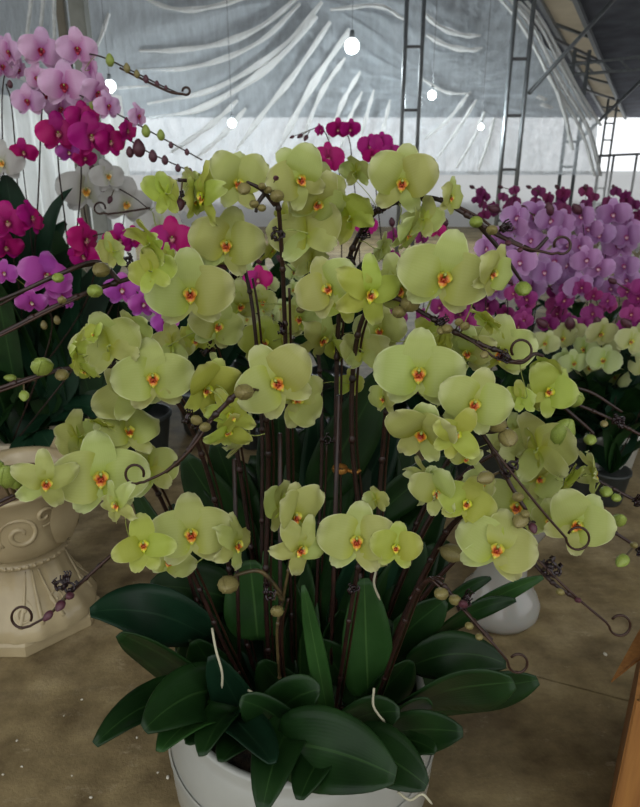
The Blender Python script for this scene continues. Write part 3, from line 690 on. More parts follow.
S13 = plant('centre left spike with two overlapping blooms and a drooping hooked end',
  [(262, 700, .8), (266, 600, .82), (268, 500, .82), (268, 440, .8), (262, 400, .76), (243, 391, .69), (222, 408, .685), (202, 430, .68), (184, 456, .68), (166, 472, .68)],
  [(276, 382, 94, 5, 2, -36, 'g', 1, .03), (298, 398, 78, 24, 5, 60, 'g', 2, .04), (232, 414, 66, -15, 20, -20, 'l', 7, .08), (206, 388, 76, 35, 20, 15, 'l', 3, .09), (228, 430, 60, 20, 50, 10, 'l', 6, .09), (242, 436, 60, 110, 30, 190, 'g', 7, .09), (214, 380, 62, 120, 10, 0, 'g', 2, .13)],
  [(244, 392, 20, 'b'), (205, 427, 12, 'b'), (196, 420, 12, 'b')], [([(212, 420, .675), (190, 450, .67), (168, 470, .67), (144, 482, .67)], (135, 474), 10, 1)], [(190, 418), (195, 424)], .0054, .003)
S14 = plant('middle left orchid spike with a round orange-lipped bloom, reaching the left edge',
  [(252, 700, .84), (236, 600, .85), (215, 500, .85), (196, 440, .83), (176, 400, .8), (150, 374, .78), (112, 366, .76), (60, 370, .73), (0, 388, .7), (-20, 394, .7)],
  [(153, 377, 90, -3, 2, 0, 'g', 2), (110, 346, 80, 165, 0, 15, 'g', 5, .03), (77, 354, 58, -110, -10, 0, 'l', 7), (84, 370, 42, -60, 40, 0, 'l', 0, .01), (130, 392, 86, 170, 30, 30, 'g', 0, .05), (133, 332, 54, 130, -20, 0, 'g', 1, .04), (94, 335, 30, -40, -40, 0, 'l', 3, .03)],
  [(42, 366, 22, 'g'), (24, 396, 10, 'g'), (62, 375, 14, 'b')], [([(110, 367, .755), (60, 371, .725), (10, 388, .7), (-18, 398, .7)], (-26, 398), 8, 1)], [(114, 363), (152, 388)], .0052, .003)
S15 = plant('upper left spike with one very broad bloom, reaching the left edge past magenta flowers',
  [(270, 700, .88), (256, 580, .9), (240, 470, .9), (224, 390, .89), (206, 330, .86), (186, 290, .83), (158, 274, .8), (115, 283, .77), (60, 304, .73), (0, 334, .7), (-20, 342, .7)],
  [(190, 292, 98, 0, 5, 0, 'g', 0), (152, 272, 56, 160, 10, 10, 'l', 1, -.01), (150, 244, 66, 120, -25, -10, 'l', 7, .0), (113, 252, 46, -130, 10, 0, 'g', 1), (218, 325, 66, 20, 10, 20, 'g', 2, .04), (196, 340, 50, -30, 20, 0, 'l', 2, .05), (165, 262, 44, 60, 10, 0, 'l', 1, .03), (172, 345, 54, 160, 0, 0, 'g', 0, .06)],
  [(101, 270, 18, 'b'), (95, 291, 16, 'g'), (58, 278, 12, 'g'), (62, 300, 9, 'b')], [([(110, 284, .765), (60, 306, .725), (0, 336, .695), (-20, 344, .69)], (-26, 344), 8, 1), ([(158, 270, .8), (100, 264, .78), (50, 278, .75), (0, 305, .72), (-20, 312, .72)], (-26, 310), 8, 1)], [(128, 262), (130, 268), (206, 352)], .0052, .003,
  extra=[[(120, 282, .77), (98, 262, .77), (60, 274, .74), (20, 292, .72), (-20, 308, .71)]])
S16 = plant('short centre orchid spike with narrow hanging blooms between the tall stems',
  [(316, 700, .88), (318, 560, .9), (322, 440, .92), (318, 350, .93), (310, 310, .93)],
  [(322, 338, 70, 50, 30, 0, 'g', 7), (350, 384, 36, 150, 10, 0, 'l', 0, .03), (300, 318, 56, -30, 10, 0, 'g', 2, .04), (264, 342, 60, 10, 0, 0, 'l', 1, .06), (338, 350, 50, -60, 30, 0, 'l', 1, .02), (280, 340, 44, 120, 0, 0, 'l', 2, .06), (344, 300, 60, 20, 0, 15, 'l', 4, .0), (312, 262, 50, 150, 0, 0, 'g', 5, .0), (240, 305, 56, 20, 20, 0, 'g', 5, .08), (380, 330, 60, -10, 10, 0, 'g', 1, .03), (430, 340, 56, 150, 0, 30, 'l', 5, .0), (262, 302, 40, 20, 0, 0, 'cream' and 'g', 2, .1)],
  [(300, 310, 8, 'b')], [], [(327, 440)], .0044, .003)
# gold tie band around the centre stems
GOLD = plain('gold_foil', (176, 124, 60), .3, .6)
mb = MB(); c0 = P(340, 469, .87)
mb.lathe([(.011, -.004), (.0125, 0), (.011, .004)], 14, c=(0, 0, 0)); mb.tube([(.011, -.004, 0), (.024, -.008, -.003), (.03, -.006, .002)], .003, 6)
o = link('tie_band', mb.me('tie_band', GOLD), S3, Matrix.Translation(c0 - S3.location))
# leaves of the main plants: (owner, base, tip, width px, Y base, Y tip, kwargs)
D = dict
leaves = [
 (S12, (215, 640), (90, 613), 52, .84, .74, D(lift=.22, roll=-20, mat=LEAFB)), (S11, (228, 710), (120, 633), 50, .82, .7, D(lift=.12, roll=-25)),
 (S11, (215, 700), (95, 745), 38, .8, .62, D(lift=.3, roll=-10)), (S11, (225, 690), (144, 730), 52, .78, .62, D(lift=.2, roll=-30)),
 (S13, (235, 712), (160, 752), 44, .78, .62, D(lift=.25, roll=10, mat=LEAF2)), (S13, (240, 712), (203, 756), 40, .76, .62, D(lift=.3, roll=20)),
 (S10, (228, 715), (272, 764), 44, .72, .6, D(lift=.1, roll=-20, mat=LEAFB)), (S10, (292, 730), (262, 812), 44, .72, .56, D(lift=.35, roll=0)),
 (S10, (278, 742), (396, 776), 70, .68, .58, D(lift=.12, roll=35)), (S9, (350, 742), (427, 786), 50, .68, .6, D(lift=.15, roll=30)),
 (S9, (370, 738), (463, 732), 42, .74, .66, D(lift=.12, roll=35)), (S7, (390, 712), (514, 682), 60, .78, .68, D(lift=.12, roll=50, mat=LEAF)),
 (S7, (420, 712), (538, 680), 44, .82, .76, D(lift=.1, roll=50)), (S8, (405, 668), (506, 664), 40, .84, .8, D(lift=.3, roll=40)),
 (S6, (430, 640), (543, 577), 19, .9, .86, D(lift=.12, roll=30, mat=LEAF2)), (S6, (430, 640), (516, 600), 18, .88, .84, D(lift=.2, roll=30, mat=LEAF)), (S6c, (432, 618), (491, 578), 14, .88, .86, D(lift=.2, roll=20)),
 (S9, (368, 700), (364, 578), 46, .78, .8, D(lift=0, roll=5, mat=LEAF2)), (S9, (345, 680), (318, 640), 40, .8, .8, D(lift=.0, roll=0)), (S10, (330, 726), (303, 585), 18, .74, .72, D(lift=.0, roll=10, mat=LEAF2)),
 (S16, (316, 500), (385, 368), 52, .95, .98, D(lift=0, roll=15)), (S4, (372, 520), (452, 460), 34, .95, .95, D(lift=.1, roll=20)), (S12, (235, 600), (150, 586), 50, .88, .82, D(lift=.1, roll=-30)),
 (S13, (258, 640), (250, 560), 54, .84, .86, D(lift=0, roll=0, mat=LEAF2)), (S14, (250, 560), (185, 455), 46, .95, .95, D(lift=0)), (S1, (260, 560), (215, 440), 44, .97, .98, D(lift=0)),
 (S5, (372, 640), (420, 540), 50, .9, .92, D(lift=0, roll=10)), (S15, (250, 700), (170, 590), 56, .88, .84, D(lift=0)), (S16, (300, 640), (318, 520), 50, .93, .95, D(lift=0)),
 (S2, (280, 600), (240, 470), 50, .99, 1.02, D(lift=0)), (S3, (350, 600), (350, 440), 50, 1.0, 1.04, D(lift=0)), (S4, (380, 660), (445, 600), 44, .86, .86, D(lift=.1, roll=20)),
 (S6b, (390, 700), (465, 640), 44, .9, .92, D(lift=.1, roll=30)), (S16, (290, 560), (285, 450), 46, 1.0, 1.04, D(lift=0)), (S5, (365, 720), (410, 660), 44, .8, .78, D(lift=.1, roll=20)),
 (S2, (310, 720), (262, 660), 50, .82, .8, D(lift=.0, roll=-10)), (S14, (240, 720), (195, 640), 50, .84, .8, D(lift=.1)), (S13, (255, 735), (212, 655), 40, .76, .72, D(lift=0, mat=LEAFB)),
 (S8, (385, 735), (430, 700), 40, .76, .7, D(lift=.2, roll=30)), (S3, (335, 640), (395, 560), 44, .9, .92, D(lift=0)), (S15, (225, 600), (200, 490), 40, .95, .95, D(lift=0)),
 (S1, (270, 720), (320, 690), 50, .74, .7, D(lift=.2, roll=10)), (S16, (300, 740), (240, 700), 44, .72, .68, D(lift=.2, roll=-20)), (S3, (330, 735), (400, 712), 44, .74, .68, D(lift=.2, roll=30)), (S12, (216, 705), (186, 640), 44, .86, .82, D(lift=.1)),
]
for ro, b, tp, wp, y0, y1, kw in leaves: LF(ro, b, tp, wp, y0, y1, **kw)
# fill of upright leaves deeper inside the clump
own = [S1, S2, S3, S4, S5, S14, S15, S16]
for k in range(64):
    a = random.uniform(-.3, PI + .3) if k > 20 else random.uniform(0, 2 * PI); r = random.uniform(.05, .16)
    B = POTC + Vector((r * math.cos(a), r * math.sin(a) * .7 + .04, .35)); T = B + Vector((math.cos(a) * random.uniform(.02, .16), math.sin(a) * .06 + .05, random.uniform(.12, .36)))
    leaf_part(own[k % 8], B, T, random.uniform(.05, .08), random.choice([LEAF, LEAF, LEAFB]), lift=.1, roll=random.uniform(-40, 40))
rl_ = random.Random(5)
for k in range(30):
    px = rl_.uniform(215, 395); tx = px + (px - 305) * rl_.uniform(.1, .9) + rl_.uniform(-30, 30)
    LF(own[k % 8], (px, rl_.uniform(690, 715)), (tx, rl_.uniform(545, 650)), rl_.uniform(36, 54), rl_.uniform(.84, .92), rl_.uniform(.86, 1.0), lift=rl_.uniform(0, .1), roll=rl_.uniform(-35, 35), mat=rl_.choice([LEAF, LEAF, LEAFB, LEAF2]), nv=10)
for k in range(34):
    px = rl_.uniform(250, 370); tx = px + (px - 305) * rl_.uniform(.4, 1.3) + rl_.uniform(-30, 30)
    LF(own[k % 8], (px, rl_.uniform(520, 600)), (tx, rl_.uniform(405, 520)), rl_.uniform(38, 58), rl_.uniform(.95, 1.0), rl_.uniform(.98, 1.1), lift=rl_.uniform(0, .15), roll=rl_.uniform(-30, 30), mat=rl_.choice([LEAF, LEAF, LEAFB]), nv=10)
for ro, b, tp, wp, y0, y1 in ((S13, (240, 725), (190, 745), 46, .8, .68), (S10, (262, 735), (222, 762), 40, .72, .62), (S9, (330, 745), (300, 800), 40, .68, .58), (S5, (380, 740), (436, 752), 34, .74, .66), (S12, (225, 712), (170, 700), 44, .82, .72)):
    LF(ro, b, tp, wp, y0, y1, lift=.2, roll=15)
# pale aerial roots
for ro, pts in ((S13, [(212, 628, .72), (216, 650, .7), (222, 672, .69), (222, 688, .69)]), (S9, [(374, 688, .7), (373, 704, .69), (378, 714, .68), (385, 722, .68)]), (S9, [(398, 792, .6), (410, 800, .6), (422, 794, .6), (432, 804, .6)]),
                (S5, [(376, 570, .76), (374, 584, .75), (380, 600, .75)]), (S10, [(248, 690, .72), (262, 698, .71), (272, 708, .71)])):
    q = smoothpath([P(*p) for p in pts], 5); add_tube('aerial_root', ro, q, [.0017] * (len(q) - 1) + [.0009], ROOT)
# clear plastic growing cup glimpsed in the clump
for k in range(7):
    a = 2 * PI * k / 7; p = P(292 + 60 * math.cos(a), 665, .84 + .05 * math.sin(a)); add_tube('stake', PL[k], [Vector((p.x, p.y, .345)), Vector((p.x + .01, p.y, .62 + .05 * k))], .0032, STEM)

# ------------------------------------------------------------------ cream urn at left
t = NT('cream_glaze'); v = t.coord(); t.set(Base_Color=t.ramp(t.noise(v, 7, 5), [(.3, lin((150, 134, 102))), (.7, lin((184, 168, 132)))]), Roughness=.18)
t.bump(t.noise(v, 24, 3), .25, .006); CREAM = t.m
uc = G(37, 616); uc = Vector((uc.x, uc.y, 0))
urn = thing('ornate_urn', 'cream glazed pedestal urn with scroll reliefs on a chamfered plinth', 'urn', uc, None, 0)
mb = MB()
def octo(hw, ch, z):  # square with chamfered corners, a corner towards the aisle
    pts = []
    for k in range(4):
        a = PI / 4 + k * PI / 2; c = Vector((math.cos(a), math.sin(a), 0)) * (hw * math.sqrt(2)); 
        p1_ = Vector((math.cos(a + PI / 2), math.sin(a + PI / 2), 0)); p0_ = -p1_
        e1 = Vector((-math.sin(a + PI / 4), math.cos(a + PI / 4), 0)); e0 = Vector((math.sin(a - PI / 4), -math.cos(a - PI / 4), 0))
        pts += [c + e0 * ch, c + e1 * ch]
    q = Matrix.Rotation(PI / 4, 3, 'Z'); return [q @ p + Vector((0, 0, z)) for p in pts]
lv = [octo(.136, .055, 0), octo(.138, .055, .004), octo(.138, .055, .03), octo(.132, .053, .036)]
mb.grid(lv, True); k = len(mb.v); mb.f.append(tuple(range(k - 8, k))); 
link('plinth', mb.me('plinth', CREAM, False), urn)
mb = MB(); prof = [(.15, .036), (.152, .052), (.136, .08), (.113, .112), (.099, .15), (.09, .18), (.087, .2)]
mb.lathe(prof, 80, lambda a, z: 1 + .035 * abs(math.sin(a * 4)) * (1 if z < .19 else 0) + .012 * math.sin(a * 16)); link('foot', mb.me('foot', CREAM), urn)
mb = MB(); mb.lathe([(.09, .198), (.104, .203), (.107, .21), (.103, .217), (.09, .222)], 48)
for k in range(40):
    a = 2 * PI * k / 40; mb.ball((.106 * math.cos(a), .106 * math.sin(a), .211), (.005, .005, .005), None, 6, 4)
link('bead_ring', mb.me('bead_ring', CREAM), urn)
bowlp = [(.088, .22), (.118, .236), (.134, .262), (.137, .3), (.136, .34), (.142, .375), (.158, .398), (.163, .405), (.158, .41), (.146, .404), (.132, .38), (.12, .34)]
mb = MB(); mb.lathe(bowlp, 80, lambda a, z: 1 + .02 * math.sin(a * 4 + .6) * (1 if z < .4 else .6)); link('bowl', mb.me('bowl', CREAM), urn)
def br(z):
    for (r0, z0), (r1, z1) in zip(bowlp, bowlp[1:]):
        if z0 <= z <= z1: return r0 + (r1 - r0) * (z - z0) / (z1 - z0)
    return .14
def fr(z):
    for (r0, z0), (r1, z1) in zip(prof, prof[1:]):
        if z0 <= z <= z1: return r0 + (r1 - r0) * (z - z0) / (z1 - z0)
    return .12
def relief(name, rf, a0, z0, R0, turns, sgn, th, grow=1.0, pad=.002):
    pts = []; rs = []; n = int(26 * turns)
    for i in range(n + 1):
        t = i / n; an = sgn * t * turns * 2 * PI; rr = R0 * (.15 + .85 * t ** grow); z = z0 + rr * math.sin(an); z = min(max(z, .05), .398); aa = a0 + rr * math.cos(an) / .13
        r = rf(z) + pad; pts.append((r * math.cos(aa), r * math.sin(aa), z)); rs.append(th * (.5 + .5 * math.sin(PI * min(1, t + .15))))
    mb = MB(); mb.tube(pts, rs, 7); return link(name, mb.me(name, CREAM), urn)
for k in range(4):
    a = R(-90 + 90 * k + 26)
    relief('scroll', br, a, .315, .045, 1.6, 1, .0065); relief('scroll', br, a - .5, .3, .03, 1.4, -1, .005); relief('scroll', br, a + .42, .345, .026, 1.3, -1, .005)
    relief('scroll', fr, a - .2, .1, .026, 1.2, 1, .005); relief('scroll', fr, a + .45, .11, .022, 1.2, -1, .004)
    for j in range(3):  # acanthus ribs on the foot
        aa = a + .1 + (j - 1) * .16; mb = MB()
        mb.tube([((fr(z) + .002) * math.cos(aa + (j - 1) * (z - .19) * -1.6), (fr(z) + .002) * math.sin(aa + (j - 1) * (z - .19) * -1.6), z) for z in [.19 - .012 * q for q in range(11)]], [.002 + .0004 * q for q in range(11)], 6); link('rib', mb.me('rib', CREAM), urn)
# scrolled ears rising on the rim
for k in range(4):
    a = R(-20 + 90 * k); e = Vector((math.cos(a), math.sin(a), 0)); s_ = Vector((-math.sin(a), math.cos(a), 0)); mb = MB(); rows = []
    for i in range(12):
        t = i / 11; z = .26 + .18 * t; r = br(min(z, .4)) + .012 * math.sin(PI * t) + .03 * t * t; wd = .05 * math.sin(PI * (.12 + .8 * t)) + .008
        c_ = e * r + Vector((0, 0, z)); rows.append([c_ - s_ * wd, c_ - s_ * wd * .5 + e * .012, c_ + e * .006, c_ + s_ * wd * .5 + e * .012, c_ + s_ * wd])
    tip = rows[-1][2]; mb.grid(rows); mb.tube([tip + s_ * x + Vector((0, 0, 0)) for x in (-.022, -.01, 0, .01, .022)], [.008, .012, .013, .012, .008], 8)
    link('ear', mb.me('ear', CREAM), urn)
FOAM = plain('brown_floral_moss', (120, 100, 70), .95, nscale=60, bump=.8)
mb = MB(); rows = [[Vector((r * .134 * math.cos(x), r * .134 * math.sin(x), .375 + .02 * (1 - r * r))) for x in [2 * PI * k / 28 for k in range(28)]] for r in (1, .75, .5, .25, .02)]
mb.grid(rows, True); link('moss', mb.me('moss', FOAM), urn)

urn.scale = (1.08, 1.08, 1.1)
# ------------------------------------------------------------------ white vase behind at right
vc = G(497, 614); vc = Vector((vc.x, vc.y, 0))
t = NT('translucent_white_glaze'); t.set(Base_Color=lin((160, 158, 150)), Roughness=.12); t.bump(t.noise(t.coord(), 12, 3), .15, .004); t.b.inputs['Subsurface Weight'].default_value = .15; VW = t.m
mb = MB(); mb.lathe([(0, 0), (.075, 0), (.098, .008), (.112, .03), (.112, .055), (.098, .085), (.078, .11), (.068, .14), (.066, .18), (.07, .22), (.085, .26), (.108, .30), (.125, .335), (.13, .35), (.124, .352), (.11, .33), (.08, .28), (.04, .25), (0, .25)], 48)
o = link('footed_vase', mb.me('footed_vase', VW)); o.location = vc; tag(o, 'shiny white footed vase standing on the floor behind the lower right blooms', 'vase')

# ------------------------------------------------------------------ cardboard box at right edge
t = NT('kraft_cardboard'); v = t.coord(scale=(60, 60, 3)); t.set(Base_Color=t.ramp(t.noise(v, 2, 4), [(.3, lin((128, 82, 34))), (.7, lin((152, 104, 48)))]), Roughness=.8); KR = t.m
bc = P(637, 700, .76); H = bc.z; bx = thing('cardboard_box', 'open brown cardboard box cut off by the right edge', 'box', Vector((bc.x, bc.y, 0)) + Matrix.Rotation(R(-30), 3, 'Z') @ Vector((.22, .17, 0)), None, R(-30))
for nm, c_, h in (('front_side', (0, -.17, H / 2), (.22, .003, H / 2)), ('back_side', (0, .17, H / 2), (.22, .003, H / 2)), ('left_side', (-.22, 0, H / 2), (.003, .17, H / 2)), ('right_side', (.22, 0, H / 2), (.003, .17, H / 2)), ('bottom', (0, 0, .004), (.22, .17, .003))):
    mb = MB(); mb.box(c_, h); link(nm, mb.me(nm, KR, False), bx)
iv = (Matrix.Translation(bx.location) @ Matrix.Rotation(R(-30), 4, 'Z')).inverted()
q = [iv @ P(611, 683, .83), iv @ P(650, 612, .99), iv @ P(700, 600, 1.0), iv @ P(700, 640, .92), iv @ P(650, 652, .88)]
mb = MB(); qq = q + [p + Vector((0, .002, .004)) for p in q]; n = 5
mb.add(qq, [tuple(range(n)), tuple(reversed(range(n, 2 * n)))] + [(i, (i + 1) % n, (i + 1) % n + n, i + n) for i in range(n)]); link('flap', mb.me('flap', KR, False), bx)

# ------------------------------------------------------------------ background orchids
leafshared = []
for k in range(4):
    tmp = thing('x', 'x', 'x'); o = leaf_part(tmp, Vector((0, 0, 0)), Vector((.24, 0, .03 + .04 * k)), .075, [LEAF, LEAFB, LEAF, LEAFB][k], lift=.25 + .08 * k, roll=0, nv=9, solid=False)
    leafshared.append(o.data); bpy.data.objects.remove(o); bpy.data.objects.remove(tmp)
POTB = plain('dark_plastic_pot', (40, 44, 42), .5); POTG = plain('pale_plastic_pot', (170, 168, 158), .4)
mb = MB(); mb.lathe([(0, 0), (.05, 0), (.055, .01), (.07, .12), (.075, .125), (.075, .135), (.068, .135), (.06, .12), (0, .12)], 20); BPOT = mb.me('pot', POTB); mb2 = MB(); mb2.v = mb.v; mb2.f = mb.f; BPOT2 = mb2.me('pot', POTG)
def bgplant(label, group, base, stems, flowers, buds=(), key='pink', nleaf=6, potm=None, full=False, lip=True, wires=(), bz=0.0, lscale=1.0, sr=.0035):
    root = thing('potted_orchid' if potm else 'orchid_plant', label, 'orchid', Vector((base[0], base[1], bz)), group)
    if potm: link('pot', potm, root); top = .12
    else: top = 0
    allp = []
    for st in stems:
        pts = [root.location + Vector((0, 0, top))] + [P(*s) for s in st]; q = smoothpath(pts, 5); stem_part(root, q, sr, sr * .6, STEM, False); allp += q
    pp = [proj(p) for p in allp]
    for f in flowers:
        px, py, s, yaw, pitch, roll = f[:6]; k = f[6] if len(f) > 6 else key; n = nearest(allp, pp, px, py); p = P(px, py, n.y - .03 + (f[7] if len(f) > 7 else 0))
        add_flower(root, p, s / F * depth(p), yaw, pitch, roll, k, random.randrange(3), n, full, lip)
    for bx_, by, s, kd in buds:
        n = nearest(allp, pp, bx_, by); p = P(bx_, by, n.y - .01); add_bud(root, p, s / F * depth(p), kd, n if (n - p).length > .03 else None)
    for wv in wires: curl_wire(root, *wv)
    for k in range(nleaf):
        a = 2 * PI * k / nleaf + random.uniform(-.4, .4); M = Matrix.Translation((0, 0, top)) @ Matrix.Rotation(a, 4, 'Z') @ Matrix.Rotation(-random.uniform(.1, 1.0), 4, 'Y') @ Matrix.Scale(lscale * random.uniform(.8, 1.2), 4)
        link('leaf', leafshared[k % 4], root, M)
    return root
# planter under the left group
pb = P(10, 452, 2.05)
plt_ = thing('square_planter', 'pale stone planter behind the cream urn at the left edge', 'planter', Vector((pb.x - .12, 2.2, 0)))
PM = plain('pale_beige_stone', (186, 174, 150), .6, nscale=12)
hz = P(10, 440, 2.02).z; mb = MB(); mb.lathe([(0, 0), (.26, 0), (.27, .02), (.255, .05), (.29, hz - .06), (.32, hz - .05), (.325, hz), (.30, hz), (.28, hz - .04), (0, hz - .04)], 4)
mb.v = [Matrix.Rotation(PI / 4, 3, 'Z') @ p for p in mb.v]; link('body', mb.me('body', PM, False), plt_)
for s_ in (-1, 1):
    for j in range(5):
        mb = MB(); mb.box((-.16 + .08 * j, s_ * .192, hz / 2), (.004, .004, hz * .3)); link('groove_rib', mb.me('groove_rib', PM, False), plt_)
GL = 'mixed orchids of the left background'
lx = pb.x - .05; bzl = hz - .02
bgplant('tallest pale pink orchid at the upper left, with a budded tip looping at the end', GL, (lx + .05, 2.2), [[(60, 330, 2.1), (80, 200, 2.0), (78, 110, 1.9), (72, 60, 1.85), (95, 55, 1.8), (130, 70, 1.75), (160, 85, 1.72), (178, 93, 1.7)], [(30, 330, 2.05), (38, 200, 2.0), (42, 110, 1.9), (50, 72, 1.85), (70, 90, 1.8), (100, 105, 1.75), (140, 126, 1.7), (175, 145, 1.68), (202, 160, 1.66)]],
  [(41, 50, 42, 5, 5, 10), (77, 49, 40, 10, 0, 0), (64, 86, 48, 0, 0, 0), (38, 78, 32, -40, 10, 0), (28, 101, 34, -20, 0, 0), (97, 92, 36, 40, 20, 20), (108, 106, 30, 30, 0, 0), (138, 116, 26, 50, 0, 0), (60, 108, 34, 20, 20, 0, 'pink', .05), (90, 70, 30, 120, 0, 0, 'pink', .05), (45, 95, 30, 30, 0, 0, 'pink', .05)],
  [(110, 60, 9, 'g'), (127, 68, 7, 'b'), (137, 74, 6, 'b'), (146, 79, 6, 'd'), (157, 84, 5, 'd'), (166, 88, 4, 'd'), (74, 99, 9, 'g'), (93, 104, 8, 'g'), (146, 131, 9, 'g'), (161, 135, 8, 'g'), (171, 145, 5, 'd'), (187, 152, 5, 'd')], 'pink', 6, None, True,
  wires=[([(120, 68, 1.76), (150, 83, 1.72), (170, 92, 1.7), (182, 94, 1.7)], (186, 91), 4, -1, .003)], bz=bzl)
bgplant('pale pink orchid cut off by the left edge with a side-turned bloom', GL, (lx - .1, 2.15), [[(5, 330, 2.1), (4, 200, 2.05), (2, 100, 2.0), (8, 60, 1.95)], [(20, 340, 2.1), (18, 200, 2.05), (12, 110, 2.0), (6, 84, 1.95)]],
  [(10, 52, 34, -50, 5, 0), (2, 66, 30, 20, 5, 0), (18, 70, 24, 60, 20, 0), (-8, 44, 30, 0, 0, 0)], [(10, 84, 6, 'd')], 'pink', 4, None, True, bz=bzl)
bgplant('deep magenta orchid just below the pale pink blooms, with dark budded tip', GL, (lx + .12, 2.15), [[(75, 330, 2.05), (66, 230, 2.0), (58, 160, 1.9), (62, 130, 1.85), (95, 130, 1.8), (125, 138, 1.78), (150, 153, 1.76), (192, 172, 1.74)], [(40, 330, 2.05), (30, 230, 2.0), (22, 160, 2.0)]],
  [(58, 133, 42, 5, 0, 0), (92, 136, 46, -5, 5, 0), (82, 118, 34, 10, -10, 0), (110, 142, 34, 30, 0, 0), (127, 131, 26, 50, 0, 0), (69, 152, 26, 0, 20, 0, 'violet'), (85, 158, 24, 10, 20, 0, 'magenta'), (24, 152, 28, -20, 20, 0)],
  [(139, 148, 13, 'd'), (153, 156, 9, 'd'), (165, 160, 7, 'd'), (178, 168, 6, 'd'), (190, 172, 6, 'd'), (130, 152, 8, 'd')], 'magenta', 6, None, True, bz=bzl)
bgplant('white orchid with yellow throats standing behind the magenta blooms at left', GL, (lx + .22, 2.3), [[(100, 330, 2.25), (92, 250, 2.2), (84, 200, 2.15), (105, 185, 2.1), (130, 195, 2.1), (150, 210, 2.1)], [(115, 330, 2.3), (120, 250, 2.2), (128, 190, 2.15)], [(10, 300, 2.1), (2, 200, 2.1), (0, 165, 2.0)]],
  [(86, 190, 56, 0, 5, 0), (126, 203, 52, 15, 15, 10), (2, 162, 44, -20, 0, 0), (160, 226, 52, 150, 10, 0), (182, 200, 42, 150, 0, 0), (108, 176, 36, 20, -10, 0)],
  [(92, 168, 7, 'd'), (98, 178, 7, 'd'), (103, 188, 7, 'd'), (110, 200, 6, 'd')], 'white', 5, None, True, wires=[([(150, 208, 2.05), (125, 212, 2.0), (108, 214, 2.0)], (100, 208), 6, 1, .003)], bz=bzl)
bgplant('magenta orchid with cupped petals low at the left edge', GL, (lx - .04, 2.05), [[(20, 330, 2.0), (14, 260, 1.95), (20, 225, 1.9), (40, 215, 1.88)], [(70, 330, 2.0), (95, 270, 1.9), (88, 240, 1.85), (120, 232, 1.85), (170, 232, 1.85)]],
  [(8, 222, 42, -10, 10, 0), (31, 218, 38, 55, -10, 15), (6, 247, 34, 0, 30, 0), (85, 240, 44, 50, 0, 10), (84, 256, 34, -30, 20, 0), (120, 240, 34, 10, 10, 0), (172, 238, 44, 0, 0, 0), (132, 238, 26, 30, 10, 0), (258, 280, 30, 0, 0, 0)], [], 'magenta', 7, None, True, bz=bzl)
bgplant('violet pink orchid below the magenta ones, blooms facing the urn', GL, (lx + .08, 2.0), [[(50, 340, 1.9), (46, 300, 1.85), (44, 268, 1.8), (30, 290, 1.78)], [(80, 360, 1.95), (110, 310, 1.9), (125, 285, 1.85), (150, 305, 1.83), (168, 322, 1.82)]],
  [(46, 276, 54, 25, -10, 20), (32, 302, 32, -20, 30, 0), (5, 273, 28, -30, 0, 0), (122, 290, 36, 0, 0, 0), (143, 304, 32, 20, 10, 0), (165, 322, 28, 10, 10, 0), (162, 306, 26, 30, 0, 0), (60, 296, 34, 40, 20, 0), (69, 303, 14, 50, 0, 0)], [(44, 325, 7, 'b'), (57, 320, 7, 'b'), (10, 378, 9, 'g')], 'violet', 8, None, True, bz=bzl)
# dark leaves of the left group hanging over the planter
LR = thing('foliage_plant', 'dark broad-leaved foliage plant filling the planter behind the urn', 'plant', Vector((plt_.location.x + .1, 2.1, bzl)))
for k in range(34):
    B = P(random.uniform(0, 95), random.uniform(390, 432), random.uniform(2.02, 2.2)); T = P(random.uniform(-20, 150 if k < 22 else 90), random.uniform(230, 440) if k < 22 else random.uniform(170, 300), B.y + random.uniform(-.15, .25))
    leaf_part(LR, B, T, random.uniform(.08, .13), random.choice([LEAF, LEAFB, LEAFB]), lift=.3, roll=random.uniform(-50, 50), solid=False, nv=9)
for b, tp in (((30, 440), (32, 490)), ((30, 435), (14, 468)), ((40, 430), (62, 470))): leaf_part(LR, P(*b, 2.0), P(*tp, 1.88), .07, LEAFB, lift=.1, solid=False, nv=9)
# more dark plants further back so the clump reads dense
for k, (px, Y, lab) in enumerate(((140, 2.6, 'low dark-leaved potted plant behind the left blooms, nearest the big pot'), (60, 2.8, 'low dark-leaved potted plant behind the left planter'), (200, 2.9, 'low dark-leaved potted plant glimpsed between centre-left stems'), (250, 3.3, 'leafy potted plant deep behind the centre stems'), (330, 3.2, 'leafy potted plant deep behind the centre right stems'))):
    p = P(px, 380, Y); r_ = thing('foliage_plant', lab, 'plant', Vector((p.x, Y, 0))); link('pot', BPOT, r_, Matrix.Scale(1.6, 4))
    for j in range(16):
        a = 2 * PI * j / 16; h = random.uniform(.35, .8); B = Vector((p.x, Y, .2 + .1 * random.random())); leaf_part(r_, B, B + Vector((.3 * math.cos(a), .25 * math.sin(a), h - .2)), .11, random.choice([LEAF, LEAFB]), lift=.2, roll=random.uniform(-40, 40), solid=False, nv=8)
